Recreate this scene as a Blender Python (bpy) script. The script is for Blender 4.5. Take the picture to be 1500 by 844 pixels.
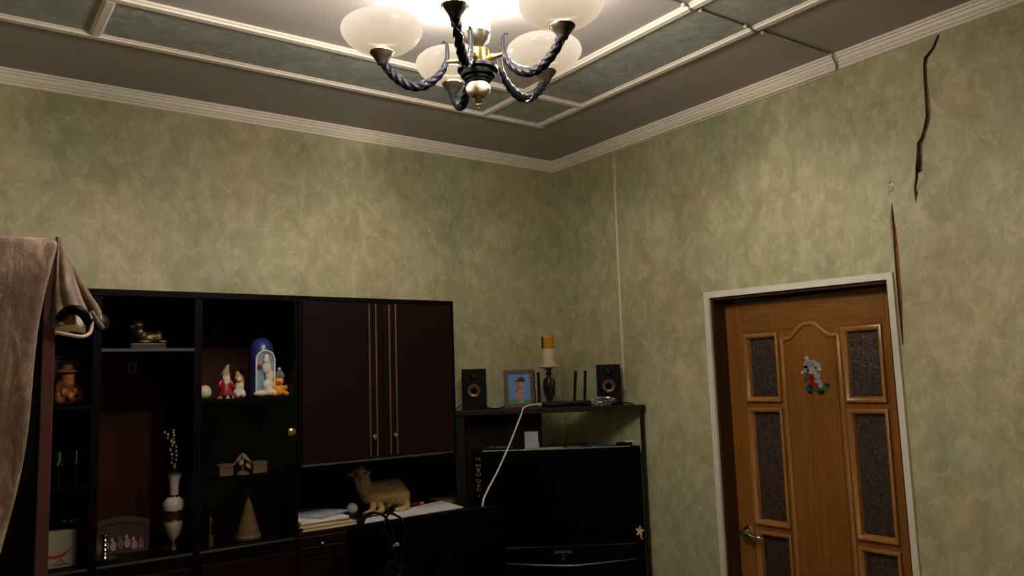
import bpy, bmesh, math, random
from mathutils import Vector, Matrix
from mathutils.geometry import tessellate_polygon
random.seed(7)
for o in list(bpy.data.objects):
    bpy.data.objects.remove(o)
SC = bpy.context.scene
COL = SC.collection
PI = math.pi
sin, cos = math.sin, math.cos

# ------------------------------------------------------------------ camera
CAM = Vector((-2.97293, -3.59276, 1.72468))
cd = bpy.data.cameras.new('camera')
cd.sensor_width = 36.0
cd.lens = 1154.33 / 1500.0 * 36.0
cd.clip_start = 0.02
cam = bpy.data.objects.new('camera', cd)
COL.objects.link(cam)
RT = Vector((0.80854962, -0.58744496, -0.03399903))
DN = Vector((0.03940123, 0.11169989, -0.99296056))
FW = Vector((0.58710737, 0.80151828, 0.11346095))
cam.matrix_world = Matrix(((RT.x, -DN.x, -FW.x, CAM.x), (RT.y, -DN.y, -FW.y, CAM.y), (RT.z, -DN.z, -FW.z, CAM.z), (0, 0, 0, 1)))
SC.camera = cam

# ------------------------------------------------------------------ world, exposure
w = bpy.data.worlds.new('night')
SC.world = w
w.use_nodes = True
w.node_tree.nodes['Background'].inputs[0].default_value = (0.012, 0.013, 0.017, 1)
w.node_tree.nodes['Background'].inputs[1].default_value = 0.3
vs = SC.view_settings
vs.view_transform = 'Standard'
vs.look = 'None'
vs.gamma = 1.0
vs.use_curve_mapping = False
vs.exposure = 1.15
SHADE_MAIN = 1.5     # glow of the one bright glass bowl
SHADE_OTHER = 0.47    # glow of the other bowls
BULB_MAIN = 112.0
BULB_OTHER = 28.0

# ------------------------------------------------------------------ materials
def srgb(r, g, b):
    f = lambda c: (c / 255 / 12.92) if c <= 10 else ((c / 255 + 0.055) / 1.055) ** 2.4
    return (f(r), f(g), f(b), 1)

def newmat(name):
    m = bpy.data.materials.new(name)
    m.use_nodes = True
    nt = m.node_tree
    return m, nt, nt.nodes['Principled BSDF']

def noise(nt, scale, detail=3, rough=0.6, stretch=None, dist=0.0):
    tc = nt.nodes.new('ShaderNodeTexCoord')
    n = nt.nodes.new('ShaderNodeTexNoise')
    n.inputs['Scale'].default_value = scale
    n.inputs['Detail'].default_value = detail
    n.inputs['Roughness'].default_value = rough
    n.inputs['Distortion'].default_value = dist
    if stretch:
        mp = nt.nodes.new('ShaderNodeMapping')
        mp.inputs['Scale'].default_value = stretch
        nt.links.new(tc.outputs['Object'], mp.inputs['Vector'])
        nt.links.new(mp.outputs['Vector'], n.inputs['Vector'])
    else:
        nt.links.new(tc.outputs['Object'], n.inputs['Vector'])
    return n

def ramp(nt, src, stops):
    r = nt.nodes.new('ShaderNodeValToRGB')
    el = r.color_ramp.elements
    while len(el) > 1:
        el.remove(el[-1])
    el[0].position, el[0].color = stops[0]
    for p, c in stops[1:]:
        e = el.new(p)
        e.color = c
    nt.links.new(src, r.inputs['Fac'])
    return r

def bump(nt, src, bs, strength, dist=0.01):
    b = nt.nodes.new('ShaderNodeBump')
    b.inputs['Strength'].default_value = strength
    b.inputs['Distance'].default_value = dist
    nt.links.new(src, b.inputs['Height'])
    nt.links.new(b.outputs['Normal'], bs.inputs['Normal'])
    return b

def c4(c):
    return (c[0], c[1], c[2], 1)

def mat(name, col, rough=0.5, metal=0.0, var=0.12, scale=25.0, bmp=0.0, stretch=None, spec=0.5, coat=0.0):
    m, nt, bs = newmat(name)
    n = noise(nt, scale, 3, 0.6, stretch)
    lo = tuple(c * (1 - var) for c in col[:3])
    hi = tuple(min(1, c * (1 + var)) for c in col[:3])
    r = ramp(nt, n.outputs['Fac'], [(0.3, c4(lo)), (0.7, c4(hi))])
    nt.links.new(r.outputs['Color'], bs.inputs['Base Color'])
    bs.inputs['Roughness'].default_value = rough
    bs.inputs['Metallic'].default_value = metal
    bs.inputs['Specular IOR Level'].default_value = spec
    bs.inputs['Coat Weight'].default_value = coat
    if bmp:
        bump(nt, n.outputs['Fac'], bs, bmp, 0.004)
    return m

def mixrgb(nt, fac, a, b, mode='MIX'):
    x = nt.nodes.new('ShaderNodeMix')
    x.data_type = 'RGBA'
    x.blend_type = mode
    if isinstance(fac, float):
        x.inputs[0].default_value = fac
    else:
        nt.links.new(fac, x.inputs[0])
    for s, i in ((a, 6), (b, 7)):
        if isinstance(s, tuple):
            x.inputs[i].default_value = s
        else:
            nt.links.new(s, x.inputs[i])
    return x.outputs[2]

def wallpaper():
    m, nt, bs = newmat('wallpaper')
    big = noise(nt, 2.0, 3, 0.55, (1, 1, 0.7), 0.4)
    mid = noise(nt, 9, 5, 0.66, (1, 1, 0.75), 0.7)
    patch = noise(nt, 18, 4, 0.68, (1, 1, 0.75), 0.45)
    fine = noise(nt, 60, 3, 0.6, (1, 1, 0.35), 0.4)
    c1 = ramp(nt, mid.outputs['Fac'], [(0.32, srgb(152, 148, 114)), (0.48, srgb(174, 170, 134)), (0.56, srgb(184, 181, 147)), (0.68, srgb(202, 198, 166))]).outputs['Color']
    c2 = ramp(nt, big.outputs['Fac'], [(0.40, srgb(192, 180, 146)), (0.62, srgb(168, 180, 148))]).outputs['Color']
    a = mixrgb(nt, 0.38, c1, c2)
    pf = ramp(nt, patch.outputs['Fac'], [(0.52, (0, 0, 0, 1)), (0.59, (0.36, 0.36, 0.36, 1))]).outputs['Color']
    a = mixrgb(nt, pf, a, srgb(212, 207, 176))
    f = ramp(nt, fine.outputs['Fac'], [(0.35, (0.88, 0.88, 0.86, 1)), (0.65, (1, 1, 1, 1))]).outputs['Color']
    b = mixrgb(nt, 0.7, a, f, 'MULTIPLY')
    nt.links.new(b, bs.inputs['Base Color'])
    bs.inputs['Roughness'].default_value = 0.62
    bs.inputs['Specular IOR Level'].default_value = 0.3
    bump(nt, patch.outputs['Fac'], bs, 0.3, 0.006)
    return m

def panel_mat():
    m, nt, bs = newmat('ceiling_panel_paper')
    n = noise(nt, 22, 5, 0.7, (0.5, 0.5, 1), 1.5)
    r = ramp(nt, n.outputs['Fac'], [(0.3, srgb(138, 143, 141)), (0.52, srgb(158, 163, 160)), (0.72, srgb(184, 188, 185))])
    nt.links.new(r.outputs['Color'], bs.inputs['Base Color'])
    bs.inputs['Roughness'].default_value = 0.6
    bump(nt, n.outputs['Fac'], bs, 0.35, 0.006)
    return m

def oak(name, lo, hi, vertical=True, rough=0.33):
    m, nt, bs = newmat(name)
    st = (9, 9, 0.55) if vertical else (9, 0.8, 11)
    n = noise(nt, 3.2, 6, 0.62, st, 1.4)
    n2 = noise(nt, 40, 3, 0.6, (3, 3, 0.12) if vertical else (3, 0.12, 3))
    a = ramp(nt, n.outputs['Fac'], [(0.3, lo), (0.7, hi)]).outputs['Color']
    g = ramp(nt, n2.outputs['Fac'], [(0.35, (0.72, 0.70, 0.68, 1)), (0.6, (1, 1, 1, 1))]).outputs['Color']
    nt.links.new(mixrgb(nt, 0.7, a, g, 'MULTIPLY'), bs.inputs['Base Color'])
    bs.inputs['Roughness'].default_value = rough
    bs.inputs['Specular IOR Level'].default_value = 0.4
    bump(nt, n2.outputs['Fac'], bs, 0.08, 0.002)
    return m

def frosted():
    m, nt, bs = newmat('textured_dark_glass')
    n = noise(nt, 95, 3, 0.6, (1, 1, 0.6), 1.0)
    r = ramp(nt, n.outputs['Fac'], [(0.3, srgb(38, 26, 22)), (0.7, srgb(84, 66, 60))])
    nt.links.new(r.outputs['Color'], bs.inputs['Base Color'])
    bs.inputs['Roughness'].default_value = 0.22
    bump(nt, n.outputs['Fac'], bs, 0.9, 0.006)
    return m

def shade_mat(name, strength, tint=(1, 0.86, 0.66), see=0.32):
    """frosted glass: lets part of the bulb's light straight through and glows itself"""
    m, nt, bs = newmat(name)
    nt.nodes.remove(bs)
    tr = nt.nodes.new('ShaderNodeBsdfTransparent')
    tr.inputs[0].default_value = (1, 0.97, 0.90, 1)
    em = nt.nodes.new('ShaderNodeEmission')
    em.inputs['Strength'].default_value = strength
    tc = nt.nodes.new('ShaderNodeTexCoord')
    sp = nt.nodes.new('ShaderNodeSeparateXYZ')
    nt.links.new(tc.outputs['Generated'], sp.inputs[0])
    r = ramp(nt, sp.outputs['Z'], [(0.0, (tint[0] * 0.50, tint[1] * 0.42, tint[2] * 0.34, 1)), (0.35, (tint[0] * 0.72, tint[1] * 0.69, tint[2] * 0.66, 1)), (0.75, (*tint, 1)), (1.0, (tint[0], tint[1] * 1.02, tint[2] * 1.06, 1))])  # height gradient paints shading into the glow, darker and warmer at the base
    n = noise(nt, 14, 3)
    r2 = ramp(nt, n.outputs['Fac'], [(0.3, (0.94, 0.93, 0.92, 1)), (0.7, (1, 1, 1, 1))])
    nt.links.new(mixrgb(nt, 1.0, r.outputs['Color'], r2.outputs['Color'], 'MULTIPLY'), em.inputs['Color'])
    x = nt.nodes.new('ShaderNodeMixShader')
    x.inputs[0].default_value = see
    nt.links.new(em.outputs[0], x.inputs[1])
    nt.links.new(tr.outputs[0], x.inputs[2])
    gl = nt.nodes.new('ShaderNodeBsdfGlossy')
    gl.inputs['Roughness'].default_value = 0.25
    x2 = nt.nodes.new('ShaderNodeMixShader')
    x2.inputs[0].default_value = 0.004
    nt.links.new(x.outputs[0], x2.inputs[1])
    nt.links.new(gl.outputs[0], x2.inputs[2])
    nt.links.new(x2.outputs[0], nt.nodes['Material Output'].inputs[0])
    return m

def clear(name, gl=0.1, tint=(1, 1, 1)):
    m, nt, bs = newmat(name)
    nt.nodes.remove(bs)
    t = nt.nodes.new('ShaderNodeBsdfTransparent')
    t.inputs[0].default_value = (*tint, 1)
    g = nt.nodes.new('ShaderNodeBsdfGlossy')
    g.inputs['Roughness'].default_value = 0.06
    n = noise(nt, 60, 2)
    bp = nt.nodes.new('ShaderNodeBump')
    bp.inputs['Strength'].default_value = 0.03
    nt.links.new(n.outputs['Fac'], bp.inputs['Height'])
    nt.links.new(bp.outputs['Normal'], g.inputs['Normal'])
    x = nt.nodes.new('ShaderNodeMixShader')
    x.inputs[0].default_value = gl
    nt.links.new(t.outputs[0], x.inputs[1])
    nt.links.new(g.outputs[0], x.inputs[2])
    nt.links.new(x.outputs[0], nt.nodes['Material Output'].inputs[0])
    return m

def blanket_mat():
    m, nt, bs = newmat('brown_plush')
    n = noise(nt, 16, 5, 0.75, (1.6, 1, 0.45), 0.5)
    r = ramp(nt, n.outputs['Fac'], [(0.3, srgb(84, 66, 56)), (0.5, srgb(120, 98, 84)), (0.68, srgb(176, 154, 136))])
    nt.links.new(r.outputs['Color'], bs.inputs['Base Color'])
    bs.inputs['Roughness'].default_value = 0.9
    bs.inputs['Sheen Weight'].default_value = 0.5
    bs.inputs['Specular IOR Level'].default_value = 0.1
    n2 = noise(nt, 160, 2)
    bump(nt, n2.outputs['Fac'], bs, 0.3, 0.004)
    return m

M = {}
M['wall'] = wallpaper()
M['ceil'] = mat('ceiling_paint', srgb(164, 157, 158), 0.6, var=0.03, scale=4)
M['panel'] = panel_mat()
M['trim'] = mat('white_moulding', srgb(232, 222, 214), 0.4, var=0.03)
M['trim_dim'] = mat('cornice_paint', srgb(244, 235, 228), 0.45, var=0.03)
M['floor'] = oak('floor_wood', srgb(205, 182, 150), srgb(226, 206, 176), False)
M['plaster'] = mat('broken_plaster', srgb(126, 104, 82), 0.95, var=0.5, scale=60, bmp=0.8)
M['brick'] = mat('brown_filler', srgb(140, 92, 56), 0.95, var=0.4, scale=60, bmp=0.6)
M['flap'] = mat('torn_wallpaper_edge', srgb(200, 192, 170), 0.8, var=0.2, scale=40)
M['oak'] = oak('oak_veneer', srgb(128, 82, 32), srgb(152, 102, 44))
M['oak_h'] = oak('oak_veneer_cross', srgb(116, 74, 30), srgb(146, 98, 46), False)
M['oak_lt'] = oak('oak_bead', srgb(158, 108, 54), srgb(180, 130, 72), True, 0.28)
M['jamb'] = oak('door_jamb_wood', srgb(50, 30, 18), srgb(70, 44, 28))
M['pane'] = frosted()
M['casing'] = mat('white_casing', srgb(226, 222, 212), 0.4, var=0.04)
M['chrome'] = mat('polished_metal', (0.75, 0.72, 0.68), 0.16, 1.0, var=0.03)
M['brass'] = mat('brass', (0.46, 0.34, 0.19), 0.24, 1.0, var=0.08)
M['gold'] = mat('bright_gold', (0.85, 0.58, 0.22), 0.18, 1.0, var=0.05)
M['bronze'] = mat('aged_bronze', (0.024, 0.017, 0.012), 0.42, 0.4, var=0.3, scale=60)
M['iron'] = mat('blue_black_enamel', (0.0035, 0.0042, 0.0085), 0.45, 0.0, var=0.2, spec=0.16)
M['silver'] = mat('silver_line', (0.62, 0.62, 0.64), 0.25, 1.0, var=0.05)
M['ceramic'] = mat('cream_ceramic', srgb(214, 202, 184), 0.5, var=0.03)
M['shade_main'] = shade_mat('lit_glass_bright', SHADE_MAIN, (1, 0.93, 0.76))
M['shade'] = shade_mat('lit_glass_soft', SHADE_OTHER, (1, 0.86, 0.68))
M['mahog'] = mat('dark_mahogany', (0.010, 0.0032, 0.0026), 0.45, var=0.25, scale=6, stretch=(6, 6, 0.6), spec=0.12)
M['gstrip'] = mat('dull_gilt', (0.16, 0.085, 0.042), 0.42, 0.4, var=0.2)
M['mahog_red'] = mat('red_mahogany_back', (0.042, 0.0085, 0.0040), 0.55, var=0.12, scale=5, stretch=(5, 5, 0.6), spec=0.15)
M['redtrim'] = mat('red_brown_edge', (0.085, 0.028, 0.024), 0.35, var=0.15, scale=8)
M['black'] = mat('black_laminate', (0.0022, 0.0020, 0.0020), 0.55, var=0.3, scale=10, spec=0.07)
M['edge'] = mat('pale_shelf_edge', (0.055, 0.05, 0.048), 0.4, var=0.2)  # paler grey than the black boards
M['standwood'] = mat('stand_wood', (0.010, 0.005, 0.0035), 0.45, var=0.3, scale=8, stretch=(1, 1, 6), spec=0.3)
M['plastic'] = mat('black_plastic', (0.003, 0.003, 0.0035), 0.4, var=0.2, spec=0.16)
M['gloss'] = mat('gloss_black', (0.0015, 0.0015, 0.0017), 0.3, var=0.2, spec=0.06)
M['screen'] = mat('dark_screen', (0.001, 0.001, 0.0012), 0.3, var=0.1, spec=0.05)
M['rubber'] = mat('matte_black', (0.003, 0.003, 0.0035), 0.6, var=0.2, spec=0.12)
M['cone'] = mat('copper_cone', (0.40, 0.22, 0.15), 0.3, 0.7, var=0.1)
M['glass'] = clear('dimming_glass', 0.012, (0.80, 0.78, 0.74))  # tint added to dim the pieces behind the glass
M['bag'] = clear('clear_film', 0.22, (0.92, 0.93, 0.94))
M['paper'] = mat('white_paper', srgb(232, 232, 236), 0.7, var=0.03)
M['paper2'] = mat('grey_paper', srgb(186, 188, 198), 0.7, var=0.04)
M['cream'] = mat('cream_paper', srgb(204, 188, 152), 0.8, var=0.08, scale=90, stretch=(0.2, 0.2, 6))
M['white'] = mat('white_plastic', srgb(225, 222, 212), 0.4, var=0.03)
M['cable'] = mat('cream_cable', srgb(218, 212, 184), 0.5, var=0.04)
M['dcable'] = mat('grey_cable', srgb(120, 110, 96), 0.5, var=0.1)
M['blanket'] = blanket_mat()
M['fleece'] = mat('tan_fleece', srgb(178, 150, 104), 0.85, var=0.25, scale=60, bmp=0.5)
M['hoof'] = mat('light_tan', srgb(192, 160, 110), 0.7, var=0.1)
M['green'] = mat('leaf_green', srgb(96, 104, 40), 0.6, var=0.3)
M['red'] = mat('glazed_red', srgb(150, 26, 24), 0.3, var=0.15)
M['blue'] = mat('glazed_blue', srgb(44, 50, 120), 0.3, var=0.35, scale=70)
M['ltblue'] = mat('pale_blue', srgb(110, 140, 165), 0.4, var=0.15)
M['snow'] = mat('snow_white', srgb(205, 196, 184), 0.6, var=0.12, scale=50, bmp=0.3)
M['skin'] = mat('painted_face', srgb(214, 160, 130), 0.5, var=0.05)
M['orange'] = mat('orange_plush', srgb(226, 150, 36), 0.7, var=0.15, scale=60)
M['grey'] = mat('grey_wool', srgb(104, 100, 96), 0.9, var=0.15, scale=80, bmp=0.4)
M['amber'] = mat('amber_straw', srgb(176, 104, 48), 0.7, var=0.4, scale=45, bmp=0.6)
M['amber_dk'] = mat('brown_straw', srgb(112, 58, 28), 0.75, var=0.4, scale=45, bmp=0.6)
M['wax'] = mat('white_wax', srgb(206, 194, 172), 0.5, var=0.05)
M['amberwax'] = mat('amber_wax', srgb(190, 126, 20), 0.2, var=0.25, scale=30)
M['frame'] = mat('walnut_frame', srgb(92, 66, 54), 0.45, var=0.3, scale=40, stretch=(1, 1, 5))
M['rimdk'] = mat('dark_frame_rim', srgb(62, 46, 42), 0.4, var=0.2, scale=40)
M['porc'] = mat('porcelain', srgb(192, 178, 170), 0.25, var=0.06)
M['twig'] = mat('dry_twig', srgb(62, 40, 30), 0.8, var=0.2)
M['bud'] = mat('pale_bud', srgb(166, 144, 128), 0.8, var=0.2)
M['teal'] = mat('teal_card', srgb(48, 96, 116), 0.5, var=0.1)
M['dimcard'] = mat('dimmed_card', srgb(142, 132, 108), 0.8, var=0.06)  # card colour darkened to carry the shade of its column
M['bead'] = mat('beige_card', srgb(150, 132, 104), 0.7, var=0.1)
M['sgrey'] = mat('printed_grey', srgb(150, 150, 150), 0.6, var=0.05)
M['peach'] = mat('peach_sticker', srgb(224, 190, 164), 0.6, var=0.05)
M['lilac'] = mat('lilac_foil', srgb(150, 130, 150), 0.35, var=0.3, scale=120)
M['foil'] = mat('silver_foil', srgb(176, 186, 184), 0.3, 0.3, var=0.3, scale=150)
M['fgreen'] = mat('green_foil', srgb(60, 96, 62), 0.35, 0.1, var=0.4, scale=150)
M['fblue'] = mat('blue_foil', srgb(34, 84, 108), 0.35, 0.1, var=0.3, scale=150)
M['sky'] = mat('print_sky', srgb(92, 142, 200), 0.35, var=0.12, scale=14)
M['grass'] = mat('print_grass', srgb(70, 130, 84), 0.35, var=0.2, scale=60)
M['pink'] = mat('print_pink', srgb(190, 120, 110), 0.4, var=0.3, scale=90)
M['photo_md'] = mat('print_mid', srgb(112, 84, 84), 0.35, var=0.3, scale=60)
M['photo_dk'] = mat('print_dark', srgb(58, 40, 42), 0.35, var=0.6, scale=45)
M['photo_lt'] = mat('print_light', srgb(150, 134, 134), 0.35, var=0.15, scale=45)

# ------------------------------------------------------------------ object helpers
def world_loc(o):
    p = Vector((0, 0, 0))
    while o is not None:
        p += o.location
        o = o.parent
    return p

def link(name, me, m, parent=None):
    o = bpy.data.objects.new(name, me)
    COL.objects.link(o)
    if m is not None:
        me.materials.append(M[m] if isinstance(m, str) else m)
    if parent is not None:
        o.parent = parent
    return o

def obj(name, bm, m, parent=None, smooth=None, recalc=True):
    """bm is in world coordinates; the object is made relative to its parent."""
    if recalc:
        bmesh.ops.recalc_face_normals(bm, faces=bm.faces[:])
    org = world_loc(parent) if parent is not None else None
    if org is None:
        lo = [min(v.co[i] for v in bm.verts) for i in range(3)]
        hi = [max(v.co[i] for v in bm.verts) for i in range(3)]
        org = Vector(((lo[0] + hi[0]) / 2, (lo[1] + hi[1]) / 2, lo[2])) if parent is None else org
        loc = org
    else:
        loc = Vector((0, 0, 0))
    for v in bm.verts:
        v.co -= org
    me = bpy.data.meshes.new(name)
    bm.to_mesh(me)
    bm.free()
    if smooth is not None:
        for p in me.polygons:
            p.use_smooth = True
        me.set_sharp_from_angle(angle=math.radians(smooth))
    o = link(name, me, m, parent)
    o.location = loc
    return o

def struct_obj(name, bm, m, parent=None, smooth=None):
    """structure: keeps world coordinates at the world's origin"""
    bmesh.ops.recalc_face_normals(bm, faces=bm.faces[:])
    me = bpy.data.meshes.new(name)
    bm.to_mesh(me)
    bm.free()
    if smooth is not None:
        for p in me.polygons:
            p.use_smooth = True
        me.set_sharp_from_angle(angle=math.radians(smooth))
    o = link(name, me, m, parent)
    if parent is None:
        o['kind'] = 'structure'
    return o

def thing(name, label, cat, loc, group=None):
    o = bpy.data.objects.new(name, None)
    COL.objects.link(o)
    o.location = loc
    o.empty_display_size = 0.05
    return tag(o, label, cat, group)

def tag(o, label, cat, group=None):
    o['label'] = label
    o['category'] = cat
    if group:
        o['group'] = group
    return o

def B():
    return bmesh.new()

def box(bm, lo, hi, bev=0.0):
    x0, y0, z0 = [min(a, b) for a, b in zip(lo, hi)]
    x1, y1, z1 = [max(a, b) for a, b in zip(lo, hi)]
    vs_ = [bm.verts.new(p) for p in ((x0, y0, z0), (x1, y0, z0), (x1, y1, z0), (x0, y1, z0), (x0, y0, z1), (x1, y0, z1), (x1, y1, z1), (x0, y1, z1))]
    fs = [bm.faces.new([vs_[i] for i in f]) for f in ((3, 2, 1, 0), (4, 5, 6, 7), (0, 1, 5, 4), (1, 2, 6, 5), (2, 3, 7, 6), (3, 0, 4, 7))]
    if bev:
        es = list({e for f in fs for e in f.edges})
        bmesh.ops.bevel(bm, geom=es, offset=bev, segments=2, affect='EDGES', profile=0.5)
    return bm

def hexa(bm, p):
    """8 points: bottom ring then top ring"""
    v = [bm.verts.new(q) for q in p]
    for f in ((3, 2, 1, 0), (4, 5, 6, 7), (0, 1, 5, 4), (1, 2, 6, 5), (2, 3, 7, 6), (3, 0, 4, 7)):
        bm.faces.new([v[i] for i in f])
    return bm

def xform(bm, mtx, verts=None):
    bmesh.ops.transform(bm, matrix=mtx, verts=verts or bm.verts[:])
    return bm

def prism(bm, pts, d):
    """closed polygon pts (3D, planar) swept by vector d"""
    d = Vector(d)
    a = [bm.verts.new(p) for p in pts]
    b = [bm.verts.new(Vector(p) + d) for p in pts]
    n = len(pts)
    bm.faces.new(a[::-1])
    bm.faces.new(b)
    for i in range(n):
        bm.faces.new((a[i], a[(i + 1) % n], b[(i + 1) % n], b[i]))
    return bm

def lathe(bm, prof, c, n=28, cap=True, axis=None):
    """profile [(r,z)], around vertical axis at c; axis optional Matrix"""
    rings = []
    for r, z in prof:
        ring = []
        for i in range(n):
            a = 2 * PI * i / n
            p = Vector((r * cos(a), r * sin(a), z))
            if axis is not None:
                p = axis @ p
            ring.append(bm.verts.new(Vector(c) + p))
        rings.append(ring)
    for a, b in zip(rings, rings[1:]):
        for i in range(n):
            j = (i + 1) % n
            bm.faces.new((a[i], a[j], b[j], b[i]))
    if cap:
        if prof[0][0] > 1e-5:
            bm.faces.new(rings[0][::-1])
        if prof[-1][0] > 1e-5:
            bm.faces.new(rings[-1])
    return bm

def spline(pts, k=8, closed=False):
    P = [Vector(p) for p in pts]
    if len(P) < 3:
        return P
    out = []
    n = len(P)
    for i in range(n - 1):
        p0 = P[max(i - 1, 0)]
        p1, p2 = P[i], P[i + 1]
        p3 = P[min(i + 2, n - 1)]
        for j in range(k):
            t = j / k
            out.append(0.5 * ((2 * p1) + (p2 - p0) * t + (2 * p0 - 5 * p1 + 4 * p2 - p3) * t * t + (3 * p1 - p0 - 3 * p2 + p3) * t ** 3))
    out.append(P[-1])
    return out

def tube(bm, path, rad, n=10, lobes=0, twist=0.0, amp=0.0):
    P = [Vector(p) for p in path]
    m = len(P)
    tang = []
    for i in range(m):
        t = P[min(i + 1, m - 1)] - P[max(i - 1, 0)]
        tang.append(t.normalized())
    up = Vector((0, 0, 1))
    if abs(tang[0].dot(up)) > 0.95:
        up = Vector((1, 0, 0))
    nrm = (up - tang[0] * up.dot(tang[0])).normalized()
    rings = []
    s = 0.0
    for i in range(m):
        if i:
            s += (P[i] - P[i - 1]).length
            nrm = (nrm - tang[i] * nrm.dot(tang[i]))
            nrm.normalize()
        bn = tang[i].cross(nrm)
        r = rad(i / (m - 1)) if callable(rad) else rad
        ring = []
        for k in range(n):
            a = 2 * PI * k / n
            rr = r
            if lobes:
                rr = r * (1 + amp * cos(lobes * (a - twist * s)))
            ring.append(bm.verts.new(P[i] + nrm * (rr * cos(a)) + bn * (rr * sin(a))))
        rings.append(ring)
    for a, b in zip(rings, rings[1:]):
        for k in range(n):
            j = (k + 1) % n
            bm.faces.new((a[k], a[j], b[j], b[k]))
    bm.faces.new(rings[0][::-1])
    bm.faces.new(rings[-1])
    return bm

def ball(bm, c, r, u=16, v=10, rot=None):
    r = r if isinstance(r, (tuple, list)) else (r, r, r)
    mt = Matrix.Translation(Vector(c))
    if rot is not None:
        mt = mt @ rot
    mt = mt @ Matrix.Diagonal((r[0], r[1], r[2], 1))
    bmesh.ops.create_uvsphere(bm, u_segments=u, v_segments=v, radius=1.0, matrix=mt)
    return bm

def blob(name, ells, m, parent, voxel=0.004, sm=6):
    bm = B()
    for e in ells:
        ball(bm, e[0], e[1], 18, 12, e[2] if len(e) > 2 else None)
    o = obj(name, bm, m, parent, 180)
    md = o.modifiers.new('merge', 'REMESH')
    md.mode = 'VOXEL'
    md.voxel_size = voxel
    md.use_smooth_shade = True
    s = o.modifiers.new('soften', 'SMOOTH')
    s.iterations = sm
    s.factor = 0.5
    return o

def grid(bm, fn, nu, nv):
    g = [[bm.verts.new(fn(i / nu, j / nv)) for j in range(nv + 1)] for i in range(nu + 1)]
    for i in range(nu):
        for j in range(nv):
            bm.faces.new((g[i][j], g[i + 1][j], g[i + 1][j + 1], g[i][j + 1]))
    return bm

def text(name, s, size, mtx, m, parent, ext=0.0004):
    cu = bpy.data.curves.new(name, 'FONT')
    cu.body = s
    cu.size = size
    cu.extrude = ext
    cu.align_x = 'CENTER'
    cu.align_y = 'CENTER'
    tmp = bpy.data.objects.new('t', cu)
    COL.objects.link(tmp)
    dg = bpy.context.evaluated_depsgraph_get()
    me = bpy.data.meshes.new_from_object(tmp.evaluated_get(dg))
    bpy.data.objects.remove(tmp)
    bpy.data.curves.remove(cu)
    bm = B()
    bm.from_mesh(me)
    bpy.data.meshes.remove(me)
    xform(bm, mtx)
    return obj(name, bm, m, parent)

# ------------------------------------------------------------------ the room
CZ = 3.0
XL, YN = -3.42, -4.7
struct_obj('floor', box(B(), (XL - 0.1, YN - 0.1, -0.1), (0.3, 0.1, 0)), 'floor')
ceiling = struct_obj('ceiling', box(B(), (XL - 0.1, YN - 0.1, CZ), (0.3, 0.1, CZ + 0.1)), 'ceil')
struct_obj('wall_back', box(B(), (XL - 0.1, 0, 0), (0.0, 0.1, CZ)), 'wall')
struct_obj('wall_left', box(B(), (XL - 0.1, YN, 0), (XL, 0, CZ)), 'wall')
struct_obj('wall_front', box(B(), (XL - 0.1, YN - 0.1, 0), (0.3, YN, CZ)), 'wall')

# wall with the door opening and the two cracks cut into it
door_hole = [(-1.129, 0.0), (-1.129, 2.071), (-2.006, 2.055), (-2.006, 0.0)]
def jag(left, right):
    return left + right[::-1]
crackA = jag([(-2.274, 2.942), (-2.250, 2.902), (-2.217, 2.874), (-2.211, 2.846), (-2.208, 2.780), (-2.205, 2.702), (-2.203, 2.650), (-2.190, 2.606), (-2.178, 2.577), (-2.161, 2.556), (-2.153, 2.491), (-2.143, 2.440), (-2.134, 2.400), (-2.136, 2.330)],
             [(-2.284, 2.942), (-2.260, 2.895), (-2.232, 2.868), (-2.226, 2.843), (-2.222, 2.775), (-2.224, 2.700), (-2.221, 2.640), (-2.206, 2.596), (-2.192, 2.566), (-2.182, 2.548), (-2.177, 2.487), (-2.172, 2.445), (-2.174, 2.415), (-2.152, 2.380)])
crackB = jag([(-2.0445, 2.352), (-2.0400, 2.300), (-2.0385, 2.236), (-2.0360, 2.160), (-2.0345, 2.090), (-2.0345, 1.98), (-2.0350, 1.88), (-2.0365, 1.80)],
             [(-2.0465, 2.350), (-2.0485, 2.300), (-2.0535, 2.232), (-2.0555, 2.160), (-2.0535, 2.090), (-2.0525, 1.98), (-2.0460, 1.88), (-2.0405, 1.80)])
def wall_with_holes():
    bm = B()
    outer = [(0.1, 0), (0.1, CZ), (YN, CZ), (YN, 0)]
    outer = [(0.1, 0.0), (0.1, CZ), (YN, CZ), (YN, 0.0), (-2.006, 0.0), (-2.006, 2.055), (-1.129, 2.071), (-1.129, 0.0)]
    loops = [outer, crackA, crackB]
    flat = [p for l in loops for p in l]
    tris = tessellate_polygon([[Vector((y, z, 0)) for y, z in l] for l in loops])
    v = [bm.verts.new((0, y, z)) for y, z in flat]
    for t in tris:
        bm.faces.new([v[i] for i in t])
    # returns of the door opening
    e = len(outer)
    for i in (4, 5, 6):
        a, b = v[i], v[i + 1]
        a2 = bm.verts.new((0.15, a.co.y, a.co.z))
        b2 = bm.verts.new((0.15, b.co.y, b.co.z))
        bm.faces.new((a, b, b2, a2))
    return bm
wall_right = struct_obj('wall_right', wall_with_holes(), 'wall')
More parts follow.
